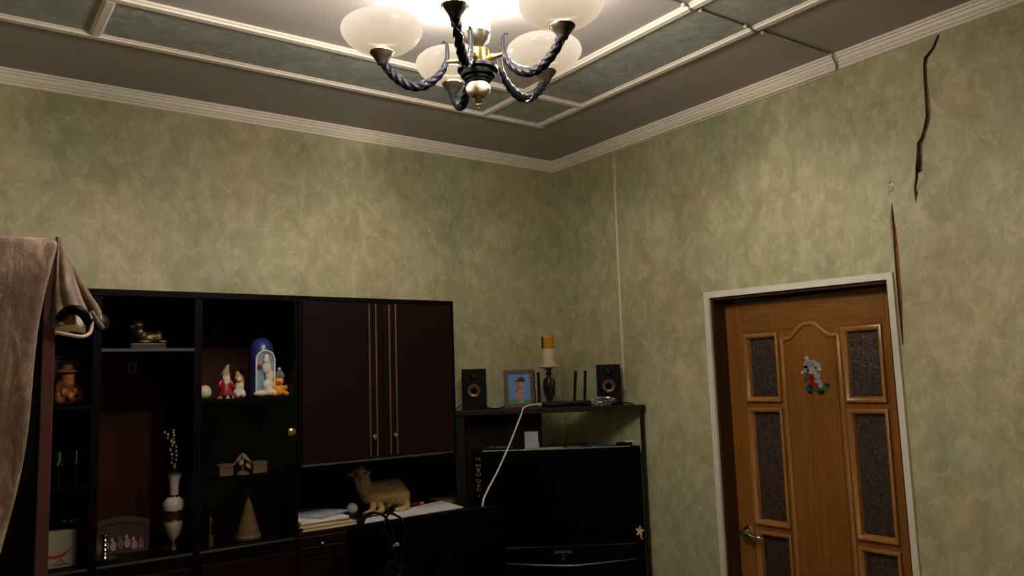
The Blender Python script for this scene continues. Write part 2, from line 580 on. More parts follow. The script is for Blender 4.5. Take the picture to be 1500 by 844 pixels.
for cr, dep, cm in ((crackA, 0.020, 'plaster'), (crackB, 0.014, 'brick')):
    bm = B()
    n = len(cr)
    cy = lambda i: (cr[i][0] + cr[n - 1 - i][0]) / 2
    a = [bm.verts.new((0.0, y, z)) for y, z in cr]
    b = [bm.verts.new((dep * random.uniform(0.6, 1.1), y + (cy(i) - y) * 0.35 + random.uniform(-.002, .002), z)) for i, (y, z) in enumerate(cr)]
    for i in range(n):
        j = (i + 1) % n
        bm.faces.new((a[i], a[j], b[j], b[i]))
    for i in range(n // 2 - 1):
        bm.faces.new((b[i], b[i + 1], b[n - 2 - i], b[n - 1 - i]))
    struct_obj('crack_recess', bm, cm, wall_right)
# torn edges beside the cracks and a chunk of loose plaster
def flap(pts, lift):
    bm = B()
    n = len(pts) // 2
    L = [bm.verts.new((-0.0008, y, z)) for y, z in pts[:n]]
    Rr = [bm.verts.new((-lift * (0.5 + 0.5 * random.random()), y, z)) for y, z in pts[n:]]
    L2 = [bm.verts.new(v.co + Vector((0.0006, 0, 0))) for v in L]
    R2 = [bm.verts.new(v.co + Vector((0.0012, 0, 0))) for v in Rr]
    for i in range(n - 1):
        bm.faces.new((L[i], L[i + 1], Rr[i + 1], Rr[i]))
        bm.faces.new((L2[i], R2[i], R2[i + 1], L2[i + 1]))
        bm.faces.new((Rr[i], Rr[i + 1], R2[i + 1], R2[i]))
    struct_obj('torn_wallpaper', bm, 'flap', wall_right)
flap([(-2.152, 2.50), (-2.146, 2.46), (-2.140, 2.42), (-2.133, 2.38), (-2.157, 2.50), (-2.151, 2.46), (-2.149, 2.425), (-2.139, 2.38)], 0.012)
flap([(-2.176, 2.445), (-2.176, 2.42), (-2.164, 2.40), (-2.152, 2.375), (-2.160, 2.44), (-2.158, 2.42), (-2.152, 2.405), (-2.146, 2.375)], 0.010)
flap([(-2.0435, 2.34), (-2.0390, 2.29), (-2.0370, 2.24), (-2.0340, 2.17), (-2.0415, 2.34), (-2.0360, 2.29), (-2.0330, 2.24), (-2.0310, 2.17)], 0.007)
flap([(-2.060, 2.415), (-2.052, 2.408), (-2.045, 2.415), (-2.060, 2.425), (-2.055, 2.430), (-2.047, 2.424)], 0.006)
flap([(-2.058, 2.221), (-2.070, 2.222), (-2.084, 2.224), (-2.058, 2.226), (-2.070, 2.227), (-2.084, 2.226)], 0.005)
bm = B()
for p in ((-2.050, 2.42, 0.045, 80), (-2.047, 2.43, 0.04, 5), (-2.045, 2.395, 0.03, -30)):
    y, z, L, a = p
    a = math.radians(a)
    tube(bm, [(-0.0006, y - 0.5 * L * cos(a), z - 0.5 * L * sin(a)), (-0.0006, y, z), (-0.0006, y + 0.5 * L * cos(a), z + 0.5 * L * sin(a))], lambda t: 0.0004 + 0.0012 * sin(PI * t), 5)
struct_obj('hairline_crack', bm, 'plaster', wall_right)

# cornice along every wall: stepped cove
CP = [(0.0, 0.055), (0.054, 0.055), (0.054, 0.045), (0.045, 0.045), (0.043, 0.037), (0.034, 0.037), (0.031, 0.026), (0.024, 0.018), (0.022, 0.012), (0.013, 0.012), (0.013, 0.004), (0.009, 0.0), (0.0, 0.0)]
def cornice(name, p0, p1, inward, miter0, miter1):
    """p0->p1 along the wall; inward = unit vector into the room"""
    bm = B()
    p0, p1, inw = Vector(p0), Vector(p1), Vector(inward)
    d = (p1 - p0).normalized()
    a = [bm.verts.new(p0 + inw * u + d * (u * miter0) + Vector((0, 0, CZ - 0.055 + h))) for u, h in CP]
    b = [bm.verts.new(p1 + inw * u - d * (u * miter1) + Vector((0, 0, CZ - 0.055 + h))) for u, h in CP]
    n = len(CP)
    for i in range(n):
        j = (i + 1) % n
        bm.faces.new((a[i], a[j], b[j], b[i]))
    bm.faces.new(a[::-1])
    bm.faces.new(b)
    return struct_obj(name, bm, 'trim_dim')
cornice('trim_1', (XL, 0, 0), (0, 0, 0), (0, -1, 0), 1, 1)
cornice('trim_2', (0, 0, 0), (0, YN, 0), (-1, 0, 0), 1, 1)
cornice('trim_3', (XL, YN, 0), (XL, 0, 0), (1, 0, 0), 1, 1)
cornice('trim_4', (0, YN, 0), (XL, YN, 0), (0, 1, 0), 1, 1)

# flat mouldings on the ceiling and the grey papered strips between them
X_OUT, X_IN, Y_OUT, Y_IN = -0.545, -0.885, -0.555, -0.890          # centre lines
X_OUT2, X_IN2, Y_OUT2, Y_IN2 = -2.885, -2.560, -4.15, -3.815
MP = [(-0.021, 0), (-0.021, 0.007), (-0.015, 0.010), (-0.012, 0.016), (0.012, 0.016), (0.015, 0.010), (0.021, 0.007), (0.021, 0)]
tn = [5]
def batten(p0, p1, wid=1.0):
    bm = B()
    p0, p1 = Vector((*p0, CZ)), Vector((*p1, CZ))
    d = (p1 - p0).normalized()
    s = Vector((-d.y, d.x, 0))
    a = [bm.verts.new(p0 + s * (u * wid) - Vector((0, 0, h))) for u, h in MP]
    b = [bm.verts.new(p1 + s * (u * wid) - Vector((0, 0, h))) for u, h in MP]
    n = len(MP)
    for i in range(n):
        j = (i + 1) % n
        bm.faces.new((a[i], a[j], b[j], b[i]))
    bm.faces.new(a[::-1])
    bm.faces.new(b)
    struct_obj('trim_%d' % tn[0], bm, 'trim')
    tn[0] += 1
hw = 0.021
batten((X_OUT2 - hw, Y_OUT), (X_OUT + hw, Y_OUT))
batten((X_OUT, Y_OUT - hw), (X_OUT, Y_OUT2 + hw))
batten((X_OUT2, Y_OUT - hw), (X_OUT2, Y_OUT2 + hw))
batten((X_OUT2 - hw, Y_OUT2), (X_OUT + hw, Y_OUT2))
batten((X_IN2 - hw, Y_IN), (X_IN + hw, Y_IN))
batten((X_IN, Y_IN - hw), (X_IN, Y_IN2 + hw))
batten((X_IN2, Y_IN - hw), (X_IN2, Y_IN2 + hw))
batten((X_IN2 - hw, Y_IN2), (X_IN + hw, Y_IN2))
for x in (X_IN, X_IN2):
    batten((x, Y_OUT - hw), (x, Y_IN + hw), 0.95)
    batten((x, Y_OUT2 + hw), (x, Y_IN2 - hw), 0.95)
for y in (Y_IN, Y_IN2):
    batten((X_OUT - hw, y), (X_IN + hw, y), 0.95)
    batten((X_OUT2 + hw, y), (X_IN2 - hw, y), 0.95)
xs = [X_OUT2, X_IN2, X_IN, X_OUT]
ys = [Y_OUT2, Y_IN2, Y_IN, Y_OUT]
for i in range(3):
    for j in range(3):
        if i == 1 and j == 1:
            continue
        struct_obj('ceiling_panel', box(B(), (xs[i], ys[j], CZ - 0.004), (xs[i + 1], ys[j + 1], CZ + 0.001)), 'panel', ceiling)

# ------------------------------------------------------------------ the door
door = bpy.data.objects.new('door_1', None)
COL.objects.link(door)
door.location = (0.0, -1.567, 0.0)
door['kind'] = 'structure'
door['label'] = 'oak door with textured dark glass panes in a white casing'
door['category'] = 'door'
TL, TR = (-1.101, 2.100), (-2.028, 2.080)
iTL, iTR = (-1.131, 2.070), (-2.004, 2.054)
def casing(pts):
    bm = B()
    prism(bm, [(-0.014, y, z) for y, z in pts], (0.016, 0, 0))
    obj('casing', bm, 'casing', door)
casing([(TL[0], 0), TL, iTL, (iTL[0], 0)])
casing([TL, TR, iTR, iTL])
casing([TR, (TR[0] - 0.004, 0), (iTR[0] - 0.003, 0), iTR])
XF = 0.085                                   # front face of the leaf
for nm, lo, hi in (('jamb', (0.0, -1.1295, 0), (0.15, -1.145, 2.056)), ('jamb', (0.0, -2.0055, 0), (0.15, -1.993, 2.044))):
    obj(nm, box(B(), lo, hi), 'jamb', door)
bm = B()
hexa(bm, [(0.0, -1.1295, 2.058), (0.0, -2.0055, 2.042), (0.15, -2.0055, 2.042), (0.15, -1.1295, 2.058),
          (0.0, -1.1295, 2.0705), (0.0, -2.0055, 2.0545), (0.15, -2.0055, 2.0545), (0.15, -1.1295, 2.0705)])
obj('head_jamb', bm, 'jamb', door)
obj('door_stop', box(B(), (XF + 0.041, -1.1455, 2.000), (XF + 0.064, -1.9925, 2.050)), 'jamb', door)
# leaf body: stiles and rails around the glazing, as one carcass mesh with real openings
LY0, LY1 = -1.146, -1.992
GL = [(-1.262, -1.415), (-1.757, -1.900)]          # glass columns (far, near)
GZ = [(1.595, 1.872), (1.045, 1.535), (0.50, 0.985)]
def leaf_body():
    bm = B()
    ysl = [LY0, GL[0][0], GL[0][1], GL[1][0], GL[1][1], LY1]
    # solid stiles
    for a, b in ((0, 1), (2, 3), (4, 5)):
        top = 2.040
        box(bm, (XF, ysl[a], 0.01), (XF + 0.04, ysl[b], top))
    for c in (0, 1):
        y0, y1 = GL[c]
        zz = [0.01, GZ[2][0], GZ[2][1], GZ[1][0], GZ[1][1], GZ[0][0], GZ[0][1], 2.040]
        for k in (0, 2, 4, 6):
            box(bm, (XF, y0, zz[k]), (XF + 0.04, y1, zz[k + 1]))
    return bm
leaf = obj('leaf', leaf_body(), 'oak', door)
obj('top_rail', box(B(), (XF - 0.002, -1.228, 1.895), (XF + 0.001, -1.935, 2.038)), 'oak_h', leaf)
for c in (0, 1):
    for z0, z1 in GZ:
        y0, y1 = GL[c]
        obj('pane', box(B(), (XF + 0.014, y0 + 0.002, z0 - 0.002), (XF + 0.020, y1 - 0.002, z1 + 0.002)), 'pane', leaf)
        # bead frame around the pane, mitred and rounded
        bm = B()
        prof = [(0.0, 0.0), (0.0, 0.013), (0.006, 0.016), (0.014, 0.012), (0.020, 0.0), (0.020, -0.012), (0.022, -0.012)]
        wdt = 0.026
        ring = []
        for cy, cz, sy, sz in ((y0, z0, 1, -1), (y0, z1, 1, 1), (y1, z1, -1, 1), (y1, z0, -1, -1)):
            # u=0 outer edge, u=wdt inner edge (over the glass)
            ring.append([bm.verts.new((XF - h, cy + sy * (0.016 - u * 1.0), cz + sz * (0.016 - u * 1.0))) for u, h in prof])
        for k in range(4):
            a, b = ring[k], ring[(k + 1) % 4]
            for i in range(len(prof) - 1):
                bm.faces.new((a[i], a[i + 1], b[i + 1], b[i]))
        obj('glazing_bead', bm, 'oak_lt', leaf, 40)
# centre panel with its arched bead
cpts = []
ya, yb = -1.450, -1.724
for i in range(25):
    t = i / 24
    y = ya + (yb - ya) * t
    e = min(max((min(t, 1 - t) - 0.10) / 0.34, 0), 1)
    s = e * e * (3 - 2 * e)
    cpts.append((XF - 0.002, y, 1.858 + 0.058 * s))
path = [(XF - 0.002, ya, 0.30)] + [(XF - 0.002, ya, 0.30 + (1.858 - 0.30) * k / 6) for k in range(1, 6)] + cpts + [(XF - 0.002, yb, 0.30 + (1.858 - 0.30) * k / 6) for k in range(5, -1, -1)]
obj('arched_bead', tube(B(), path, 0.0105, 8), 'oak_lt', leaf, 50)
inner = [(p[0], -1.587 + (p[1] + 1.587) * 0.86, p[2] - 0.016) for p in cpts]
obj('raised_panel', prism(B(), [(XF - 0.004, inner[0][1], 0.33)] + [(XF - 0.004, p[1], p[2]) for p in inner] + [(XF - 0.004, inner[-1][1], 0.33)], (0.005, 0, 0)), 'oak', leaf)
# lever handle
hx, hy, hz = XF, -1.198, 0.985
hd = obj('handle', lathe(B(), [(0.0, -0.001), (0.027, -0.001), (0.028, 0.004), (0.024, 0.009), (0.013, 0.011), (0.011, 0.030), (0.012, 0.045), (0.0, 0.046)], (hx, hy, hz), 24, True, Matrix.Rotation(-PI / 2, 4, 'Y').to_3x3()), 'chrome', leaf, 40)
lv = tube(B(), spline([(hx - 0.042, hy + 0.016, hz - 0.004), (hx - 0.046, hy, hz), (hx - 0.048, hy - 0.03, hz - 0.002), (hx - 0.046, hy - 0.060, hz - 0.012), (hx - 0.042, hy - 0.085, hz - 0.010), (hx - 0.036, hy - 0.100, hz - 0.016)], 6), lambda t: 0.0065 + 0.004 * sin(PI * min(1, t * 1.1)), 10)
obj('lever', lv, 'chrome', leaf, 60)

# foil sticker on the door: a little winter figure built of flat foil shapes
stk = thing('door_sticker', 'glittery foil winter figure sticker on the oak door panel', 'sticker', (XF - 0.006, -1.602, 1.612))
SX = XF - 0.0045
def disc(bm, y, z, ry, rz, dx=0.0, n=14, t=0.0012):
    prism(bm, [(SX - dx, y + ry * cos(2 * PI * i / n), z + rz * sin(2 * PI * i / n)) for i in range(n)], (-t, 0, 0))
    return bm
sh = [('hat', 'foil', [(-1.585, 1.735, .036, .026), (-1.620, 1.722, .016, .012), (-1.560, 1.726, .012, .010), (-1.57, 1.765, .011, .008)], 0),
      ('face', 'lilac', [(-1.585, 1.742, .020, .013)], .0015),
      ('beard', 'foil', [(-1.590, 1.712, .024, .014), (-1.565, 1.714, .013, .009), (-1.622, 1.735, .012, .012)], .001),
      ('coat', 'red', [(-1.594, 1.686, .026, .017), (-1.594, 1.654, .026, .014)], .0005),
      ('trim_band', 'foil', [(-1.615, 1.690, .016, .015), (-1.615, 1.668, .018, .009), (-1.628, 1.652, .012, .014)], .0016),
      ('sleeve', 'fgreen', [(-1.563, 1.690, .010, .018), (-1.557, 1.668, .007, .010)], 0),
      ('boots', 'fblue', [(-1.572, 1.636, .018, .015)], .0005),
      ('tree', 'fgreen', [(-1.610, 1.634, .022, .016), (-1.648, 1.642, .022, .018)], 0),
      ('star', 'gold', [(-1.628, 1.620, .016, .010), (-1.66, 1.650, .010, .007), (-1.575, 1.620, .011, .007)], .002),
      ('mitten', 'peach', [(-1.545, 1.706, .007, .007), (-1.572, 1.770, .008, .006), (-1.632, 1.716, .006, .006)], .002)]
for nm, mt, ds, dx in sh:
    for y, z, ry, rz in ds:
        obj(nm, disc(B(), y, z, ry, rz, dx), mt, stk)

# ------------------------------------------------------------------ chandelier
CH = Vector((-1.722, -1.752, 2.665))           # cup level, axis
CR = 0.279
ch = thing('chandelier', 'five-arm chandelier with cream glass bowls and dark twisted arms', 'chandelier', (CH.x, CH.y, 2.50))
def L(name, prof, m, n=28, sm=35):
    return obj(name, lathe(B(), prof, (CH.x, CH.y, CH.z), n), m, ch, sm)
L('ceiling_canopy', [(0, 0.333), (0.062, 0.333), (0.06, 0.322), (0.045, 0.305), (0.02, 0.297), (0, 0.297)], 'bronze')
L('stem', [(0, 0.297), (0.011, 0.297), (0.011, 0.20), (0.016, 0.19), (0.011, 0.18), (0.011, 0.14), (0, 0.14)], 'gold')
L('glass_column', [(0, 0.150), (0.026, 0.150), (0.040, 0.138), (0.041, 0.085), (0.034, 0.060), (0.02, 0.052), (0, 0.052)], 'ceramic')
L('bronze_tulip', [(0, 0.068), (0.036, 0.075), (0.042, 0.070), (0.036, 0.046), (0.018, 0.030), (0.014, 0.022), (0, 0.022)], 'bronze')
L('gold_collar', [(0, 0.028), (0.018, 0.028), (0.030, 0.024), (0.036, 0.018), (0.037, -0.022), (0.034, -0.030), (0, -0.030)], 'gold')
L('hub', [(0, -0.026), (0.050, -0.026), (0.060, -0.034), (0.060, -0.042), (0.048, -0.046), (0.048, -0.050), (0.052, -0.054), (0.050, -0.060), (0.040, -0.062), (0.040, -0.066), (0.042, -0.070), (0.036, -0.076), (0.030, -0.078), (0, -0.078)], 'iron')
L('ceramic_ball', [(0, -0.075), (0.018, -0.076), (0.030, -0.083), (0.0365, -0.095), (0.0345, -0.107), (0.026, -0.117), (0.015, -0.121), (0, -0.121)], 'ceramic', 28, 80)
L('finial', [(0, -0.116), (0.0195, -0.117), (0.021, -0.121), (0.012, -0.125), (0.009, -0.130), (0.012, -0.134), (0.009, -0.138), (0.006, -0.141), (0.009, -0.146), (0.0085, -0.150), (0.005, -0.153), (0.0055, -0.158), (0, -0.162)], 'brass', 20, 40)
angs = [144.5, 73.0, 6.0, -65.8, -135.5]
for k, adeg in enumerate(angs):
    a = math.radians(adeg)
    rd = Vector((cos(a), sin(a), 0))
    def P(r, z):
        return CH + rd * r + Vector((0, 0, z))
    arm = obj('arm', tube(B(), spline([P(0.092, -0.015), P(0.108, -0.045), P(0.138, -0.072), P(0.172, -0.085), P(0.208, -0.078), P(0.240, -0.055), P(0.264, -0.026), P(0.275, -0.004)], 12), lambda t: 0.0085 + 0.0045 * min(1, t * 3), 20, 4, 62.0, 0.13), 'iron', ch, 60)
    obj('scroll', tube(B(), spline([P(0.104, 0.044), P(0.098, 0.050), P(0.090, 0.044), P(0.088, 0.026), P(0.089, 0.0), P(0.095, -0.022)], 6), lambda t: 0.0028 + 0.0058 * t, 10), 'iron', arm, 60)
    obj('highlight_thread', tube(B(), [p + Vector((0, 0, 0.0105)) for p in spline([P(0.0885, 0.02), P(0.094, -0.010), P(0.108, -0.040), P(0.138, -0.0665), P(0.168, -0.079)], 8)], lambda t: 0.0022 - 0.0012 * t, 6), 'silver', arm, 60)  # silver tube stands for the highlight along the smooth inner arm
    obj('arm_socket', tube(B(), [P(0.030, -0.012), P(0.050, -0.012), P(0.055, -0.012), P(0.062, -0.012), P(0.090, -0.012)], lambda t: 0.0065 + 0.004 * (1 if 0.2 < t < 0.6 else 0), 12), 'gold', arm, 50)
    # silver helix lines wound round the arm
    pth = spline([P(0.150, -0.078), P(0.172, -0.085), P(0.208, -0.078), P(0.240, -0.055), P(0.264, -0.026), P(0.272, -0.010)], 24)
    for ph in (0.0,):
        pts = []
        s = 0
        tan = Vector((-rd.y, rd.x, 0))
        for i, p in enumerate(pth):
            if i:
                s += (p - pth[i - 1]).length
            t = (pth[min(i + 1, len(pth) - 1)] - pth[max(i - 1, 0)]).normalized()
            nn = tan.cross(t)
            pts.append(p + (tan * cos(62 * s * 0.9 + ph) + nn * sin(62 * s * 0.9 + ph)) * 0.0128)
        obj('twist_line', tube(B(), pts, 0.0013, 5), 'silver', arm, 60)
    cc = P(CR, 0)
    obj('cup', lathe(B(), [(0, -0.014), (0.014, -0.014), (0.018, -0.004), (0.026, 0.008), (0.033, 0.016), (0.035, 0.022), (0.032, 0.025), (0, 0.025)], cc, 24), 'bronze', arm, 35)
    obj('cup_ring', lathe(B(), [(0.0325, 0.0205), (0.0362, 0.0205), (0.0368, 0.0235), (0.0345, 0.0265), (0.032, 0.0265)], cc, 24, False), 'brass', arm, 35)
    bowl = [(0.026, 0.022), (0.052, 0.028), (0.083, 0.042), (0.106, 0.061), (0.1185, 0.080), (0.1205, 0.091), (0.116, 0.104), (0.104, 0.115), (0.084, 0.122), (0.060, 0.126), (0.040, 0.127),  # inward top added to hold bare bulb light off the ceiling
            (0.040, 0.125), (0.060, 0.124), (0.083, 0.120), (0.102, 0.112), (0.113, 0.102), (0.1175, 0.091), (0.1155, 0.081), (0.103, 0.064), (0.081, 0.046), (0.052, 0.032), (0.026, 0.027)]
    prof = bowl + [bowl[0]]
    main = (k == 4)
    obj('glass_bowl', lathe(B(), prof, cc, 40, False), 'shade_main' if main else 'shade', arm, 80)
    ld = bpy.data.lights.new('bulb_light', 'POINT')
    ld.energy = BULB_MAIN if main else BULB_OTHER
    ld.color = (1, 0.945, 0.875)
    ld.shadow_soft_size = 0.03
    lo = bpy.data.objects.new('bulb_light', ld)
    COL.objects.link(lo)
    lo.parent = ch
    lo.location = cc + Vector((0, 0, 0.066)) - ch.location

# ------------------------------------------------------------------ surface cables
wc = thing('wall_cable', 'thin cream cable clipped down the wall by the corner', 'cable', (-0.004, -0.52, 1.60))
obj('cable_run', tube(B(), spline([(-0.004, -1.86, 2.9385), (-0.004, -1.2, 2.9385), (-0.004, -0.62, 2.9385), (-0.004, -0.545, 2.935), (-0.004, -0.527, 2.90), (-0.004, -0.521, 2.70), (-0.004, -0.519, 2.24), (-0.004, -0.517, 1.92), (-0.004, -0.517, 1.64)], 10), 0.0042, 8), 'cable', wc, 60)
obj('cable_run', tube(B(), spline([(-0.0035, -0.538, 2.90), (-0.0035, -0.529, 2.70), (-0.0035, -0.526, 2.24), (-0.0035, -0.524, 1.92), (-0.0035, -0.524, 1.64)], 8), 0.0028, 8), 'cable', wc, 60)
for z in (2.86, 2.534, 2.241, 1.919):
    bm = B()
    box(bm, (-0.009, -0.530, z - 0.008), (0, -0.512, z + 0.008), 0.002)
    obj('clip', bm, 'cable', wc)
cc_ = thing('ceiling_cable', 'grey cable crossing the ceiling mouldings to the chandelier', 'cable', (-0.5, -1.86, CZ))
cz = CZ - 0.0045
pts = [(-0.012, -1.868, 2.945), (-0.020, -1.876, 2.948), (-0.036, -1.884, 2.960), (-0.054, -1.887, 2.975), (-0.062, -1.886, 2.99), (-0.075, -1.884, cz), (-0.2, -1.880, cz), (-0.45, -1.874, cz), (-0.515, -1.872, cz - 0.004), (-0.53, -1.872, cz - 0.015), (-0.56, -1.872, cz - 0.015), (-0.575, -1.871, cz - 0.006), (-0.62, -1.870, cz - 0.004), (-0.8, -1.868, cz - 0.004), (-0.855, -1.867, cz - 0.006), (-0.87, -1.866, cz - 0.016), (-0.90, -1.864, cz - 0.016), (-0.915, -1.862, cz - 0.002), (-1.1, -1.85, cz), (-1.4, -1.80, cz), (-1.67, -1.76, cz)]
obj('cable_run', tube(B(), spline(pts, 6), 0.0034, 8), 'dcable', cc_, 60)
for p in ((-0.068, -1.886), (-0.500, -1.872), (-0.600, -1.870), (-0.846, -1.867), (-0.928, -1.862)):
    bm = B()
    ball(bm, (p[0], p[1], cz - 0.006), (0.009, 0.007, 0.008), 12, 8)
    obj('clip', bm, 'white', cc_, 180)

# ------------------------------------------------------------------ wall unit
YF, YB = -0.43, -0.012
ZT, ZB = 2.093, 1.118
def part_box(name, lo, hi, m, parent, bev=0.0):
    return obj(name, box(B(), lo, hi, bev), m, parent)
def column(name, label, x0, x1, shelves, back, base=True):
    t = thing(name, label, 'cabinet', ((x0 + x1) / 2, (YF + YB) / 2, 0))
    th = 0.014
    part_box('side_panel', (x0 + 0.0005, YF, 0), (x0 + th, YB, ZT), 'black', t)
    part_box('side_panel', (x1 - th, YF, 0), (x1 - 0.0005, YB, ZT), 'black', t)
    part_box('top_panel', (x0 + th, YF, ZT - 0.022), (x1 - th, YB, ZT), 'black', t)
    part_box('back_panel', (x0 + th, YB - 0.012, ZB), (x1 - th, YB, ZT - 0.022), back, t)
    for z, m in shelves:
        part_box('shelf', (x0 + th, YF + 0.005, z - 0.013), (x1 - th, YB - 0.012, z), m, t)
    bs = part_box('base', (x0 + th, YF + 0.004, 0.0), (x1 - th, YB, ZB), 'black', t)
    part_box('base_edge', (x0 + th, YF, ZB - 0.008), (x1 - th, YF + 0.004, ZB), 'edge', bs)
    d = part_box('base_door', (x0 + th + 0.003, YF - 0.014, 0.06), (x1 - th - 0.003, YF + 0.004, ZB - 0.05), 'mahog', t, 0.003)
    obj('knob', ball(B(), (x0 + 0.05, YF - 0.024, 0.85), 0.011), 'brass', d, 180)
    return t
XA, XB, XC, XD, XE = -2.905, -2.508, -2.160, -1.765, -1.010
uA = column('shelf_cabinet', 'narrow dark shelf column beside the blanket-draped wardrobe', XA, XB, [(1.680, 'black'), (1.40, 'black')], 'black')
uB = column('shelf_cabinet', 'open dark shelf column with a red back panel and white vase', XB, XC, [(1.880, 'black')], 'mahog_red')
part_box('shelf_edge', (XB + 0.014, YF + 0.001, 1.869), (XC - 0.014, YF + 0.005, 1.880), 'edge', uB)
uC = column('shelf_cabinet', 'dark display column with winter figurines above a glass door', XC, XD, [(1.682, 'black')], 'mahog_red')
part_box('glass_shelf', (XC + 0.016, YF + 0.06, 1.366), (XD - 0.016, YB - 0.014, 1.372), 'glass', uC)
part_box('shelf_lining', (XC + 0.014, YB - 0.016, ZB), (XD - 0.014, YB - 0.0125, 1.668), 'black', uC)
gd = part_box('glass_door', (XC + 0.016, YF - 0.002, ZB + 0.004), (XD - 0.016, YF + 0.003, 1.668), 'glass', uC)
obj('knob', lathe(B(), [(0, -0.002), (0.008, -0.002), (0.008, 0.012), (0.018, 0.016), (0.018, 0.022), (0.012, 0.027), (0, 0.028)], (-1.800, YF - 0.002, 1.537), 20, True, Matrix.Rotation(PI / 2, 3, 'X')), 'brass', gd, 40)
# top trim with the sagging line in front of the columns
part_box('cornice_strip', (XA, YF - 0.006, ZT - 0.020), (XB - 0.001, YF, ZT + 0.003), 'black', uA)
part_box('cornice_strip', (XB, YF - 0.006, ZT - 0.020), (XC - 0.001, YF, ZT + 0.003), 'black', uB)
part_box('cornice_strip', (XC, YF - 0.006, ZT - 0.020), (XD - 0.001, YF, ZT + 0.003), 'black', uC)

# upper two-door cabinet
uD = thing('wall_cabinet', 'dark mahogany two-door wall cabinet with gilt strips above the lamb', 'cabinet', ((XD + XE) / 2, -0.22, 1.392))
part_box('carcass', (XD + 0.001, YF + 0.004, 1.396), (XE, YB, ZT), 'black', uD)
part_box('frame_stile', (XD + 0.001, YF - 0.008, 1.392), (XD + 0.014, YF + 0.004, ZT + 0.002), 'black', uD)
part_box('frame_stile', (XE - 0.016, YF - 0.008, 1.392), (XE, YF + 0.004, ZT + 0.002), 'black', uD)
part_box('frame_rail', (XD + 0.014, YF - 0.008, ZT - 0.018), (XE - 0.016, YF + 0.004, ZT + 0.002), 'black', uD)
part_box('frame_rail', (XD + 0.014, YF - 0.008, 1.392), (XE - 0.016, YF + 0.004, 1.402), 'edge', uD)
for i, (x0, x1, sx, kx) in enumerate(((XD + 0.016, -1.3835, -1.4305, -1.441), (-1.3805, XE - 0.018, -1.3335, -1.335))):
    d = part_box('cabinet_door', (x0, YF - 0.012, 1.404), (x1, YF + 0.002, ZT - 0.020), 'mahog', uD, 0.002)
    for dx in (-0.016, 0.016):
        bm = B()
        tube(bm, [(sx + dx, YF - 0.012, 1.41), (sx + dx, YF - 0.012, 1.75), (sx + dx, YF - 0.012, 2.07)], 0.0042, 8)
        obj('gilt_strip', bm, 'gstrip', d, 60)
    k = obj('knob', lathe(B(), [(0, -0.001), (0.005, -0.001), (0.005, 0.010), (0.011, 0.014), (0.0115, 0.019), (0.007, 0.024), (0, 0.025)], (sx - 0.004 + i * 0.004, YF - 0.013, 1.493), 16, True, Matrix.Rotation(PI / 2, 3, 'X')), 'chrome', d, 40)

# base cabinet with worktop under the niche
uE = thing('base_cabinet', 'dark base cabinet with a drawer under the lamb niche', 'cabinet', (-1.36, -0.22, 0))
WZ = 1.132
part_box('worktop', (XD + 0.001, YF - 0.002, WZ - 0.018), (-0.93, YB, WZ), 'standwood', uE, 0.002)
part_box('carcass', (XD + 0.001, YF + 0.016, 0), (-0.935, YB, WZ - 0.018), 'black', uE)
part_box('niche_back', (XD + 0.001, YB - 0.010, WZ), (-0.735, YB, 1.396), 'black', uE)
part_box('niche_side', (XD + 0.002, -0.16, WZ), (XD + 0.09, -0.148, 1.394), 'mahog', uE)
for x0, x1 in ((XD + 0.004, -1.36), (-1.355, -0.94)):
    d = part_box('drawer', (x0, YF - 0.002, 1.040), (x1, YF + 0.016, 1.110), 'mahog', uE, 0.002)
    for z in (1.112, 1.070):
        part_box('drawer_edge', (x0, YF - 0.004, z - 0.0025), (x1, YF - 0.0015, z), 'gstrip', d)
    obj('knob', ball(B(), ((x0 + 0.092) if x0 < -1.5 else -1.1, YF - 0.014, 1.080), 0.009), 'chrome', d, 180)
    d2 = part_box('base_door', (x0, YF - 0.002, 0.06), (x1, YF + 0.016, 1.034), 'mahog', uE, 0.003)
    obj('knob', ball(B(), (x0 + 0.33, YF - 0.012, 0.7), 0.009), 'chrome', d2, 180)

# ------------------------------------------------------------------ things on the shelves
def lat(name, prof, c, m, parent, n=24, sm=40):
    return obj(name, lathe(B(), prof, c, n), m, parent, sm)

# column B
t = thing('animal_figurine', 'dark brass lying animal figurine on the top shelf', 'figurine', (-2.335, -0.30, 1.880))
y = -0.30
M['dkbrass'] = mat('tarnished_brass', (0.085, 0.052, 0.022), 0.38, 0.75, var=0.5, scale=50)
M['dkbase'] = mat('dark_plinth', (0.02, 0.012, 0.009), 0.4, var=0.2)
blob('body', [((-2.31, y, 1.925), (0.042, 0.026, 0.026)), ((-2.278, y, 1.928), (0.020, 0.024, 0.028)), ((-2.345, y - 0.004, 1.945), (0.020, 0.018, 0.024)), ((-2.350, y - 0.006, 1.972), (0.022, 0.019, 0.019)), ((-2.372, y - 0.010, 1.966), (0.012, 0.010, 0.010)), ((-2.338, y + 0.008, 1.988), (0.008, 0.006, 0.009)), ((-2.358, y + 0.010, 1.988), (0.008, 0.006, 0.009)), ((-2.33, y - 0.03, 1.910), (0.030, 0.010, 0.009)), ((-2.268, y - 0.026, 1.910), (0.022, 0.010, 0.009))], 'dkbrass', t, 0.004, 3)
obj('plinth', box(B(), (-2.385, y - 0.045, 1.880), (-2.255, y + 0.035, 1.904), 0.004), 'dkbase', t)
t = thing('small_icon', 'tiny framed picture on the red back panel under the top shelf', 'picture', (-2.318, YB - 0.016, 1.795))
yb = YB - 0.0125
obj('frame', box(B(), (-2.339, yb - 0.006, 1.795), (-2.297, yb, 1.845), 0.002), 'frame', t)
obj('print', box(B(), (-2.334, yb - 0.008, 1.800), (-2.302, yb - 0.006, 1.840)), 'bead', t)
bm = B()
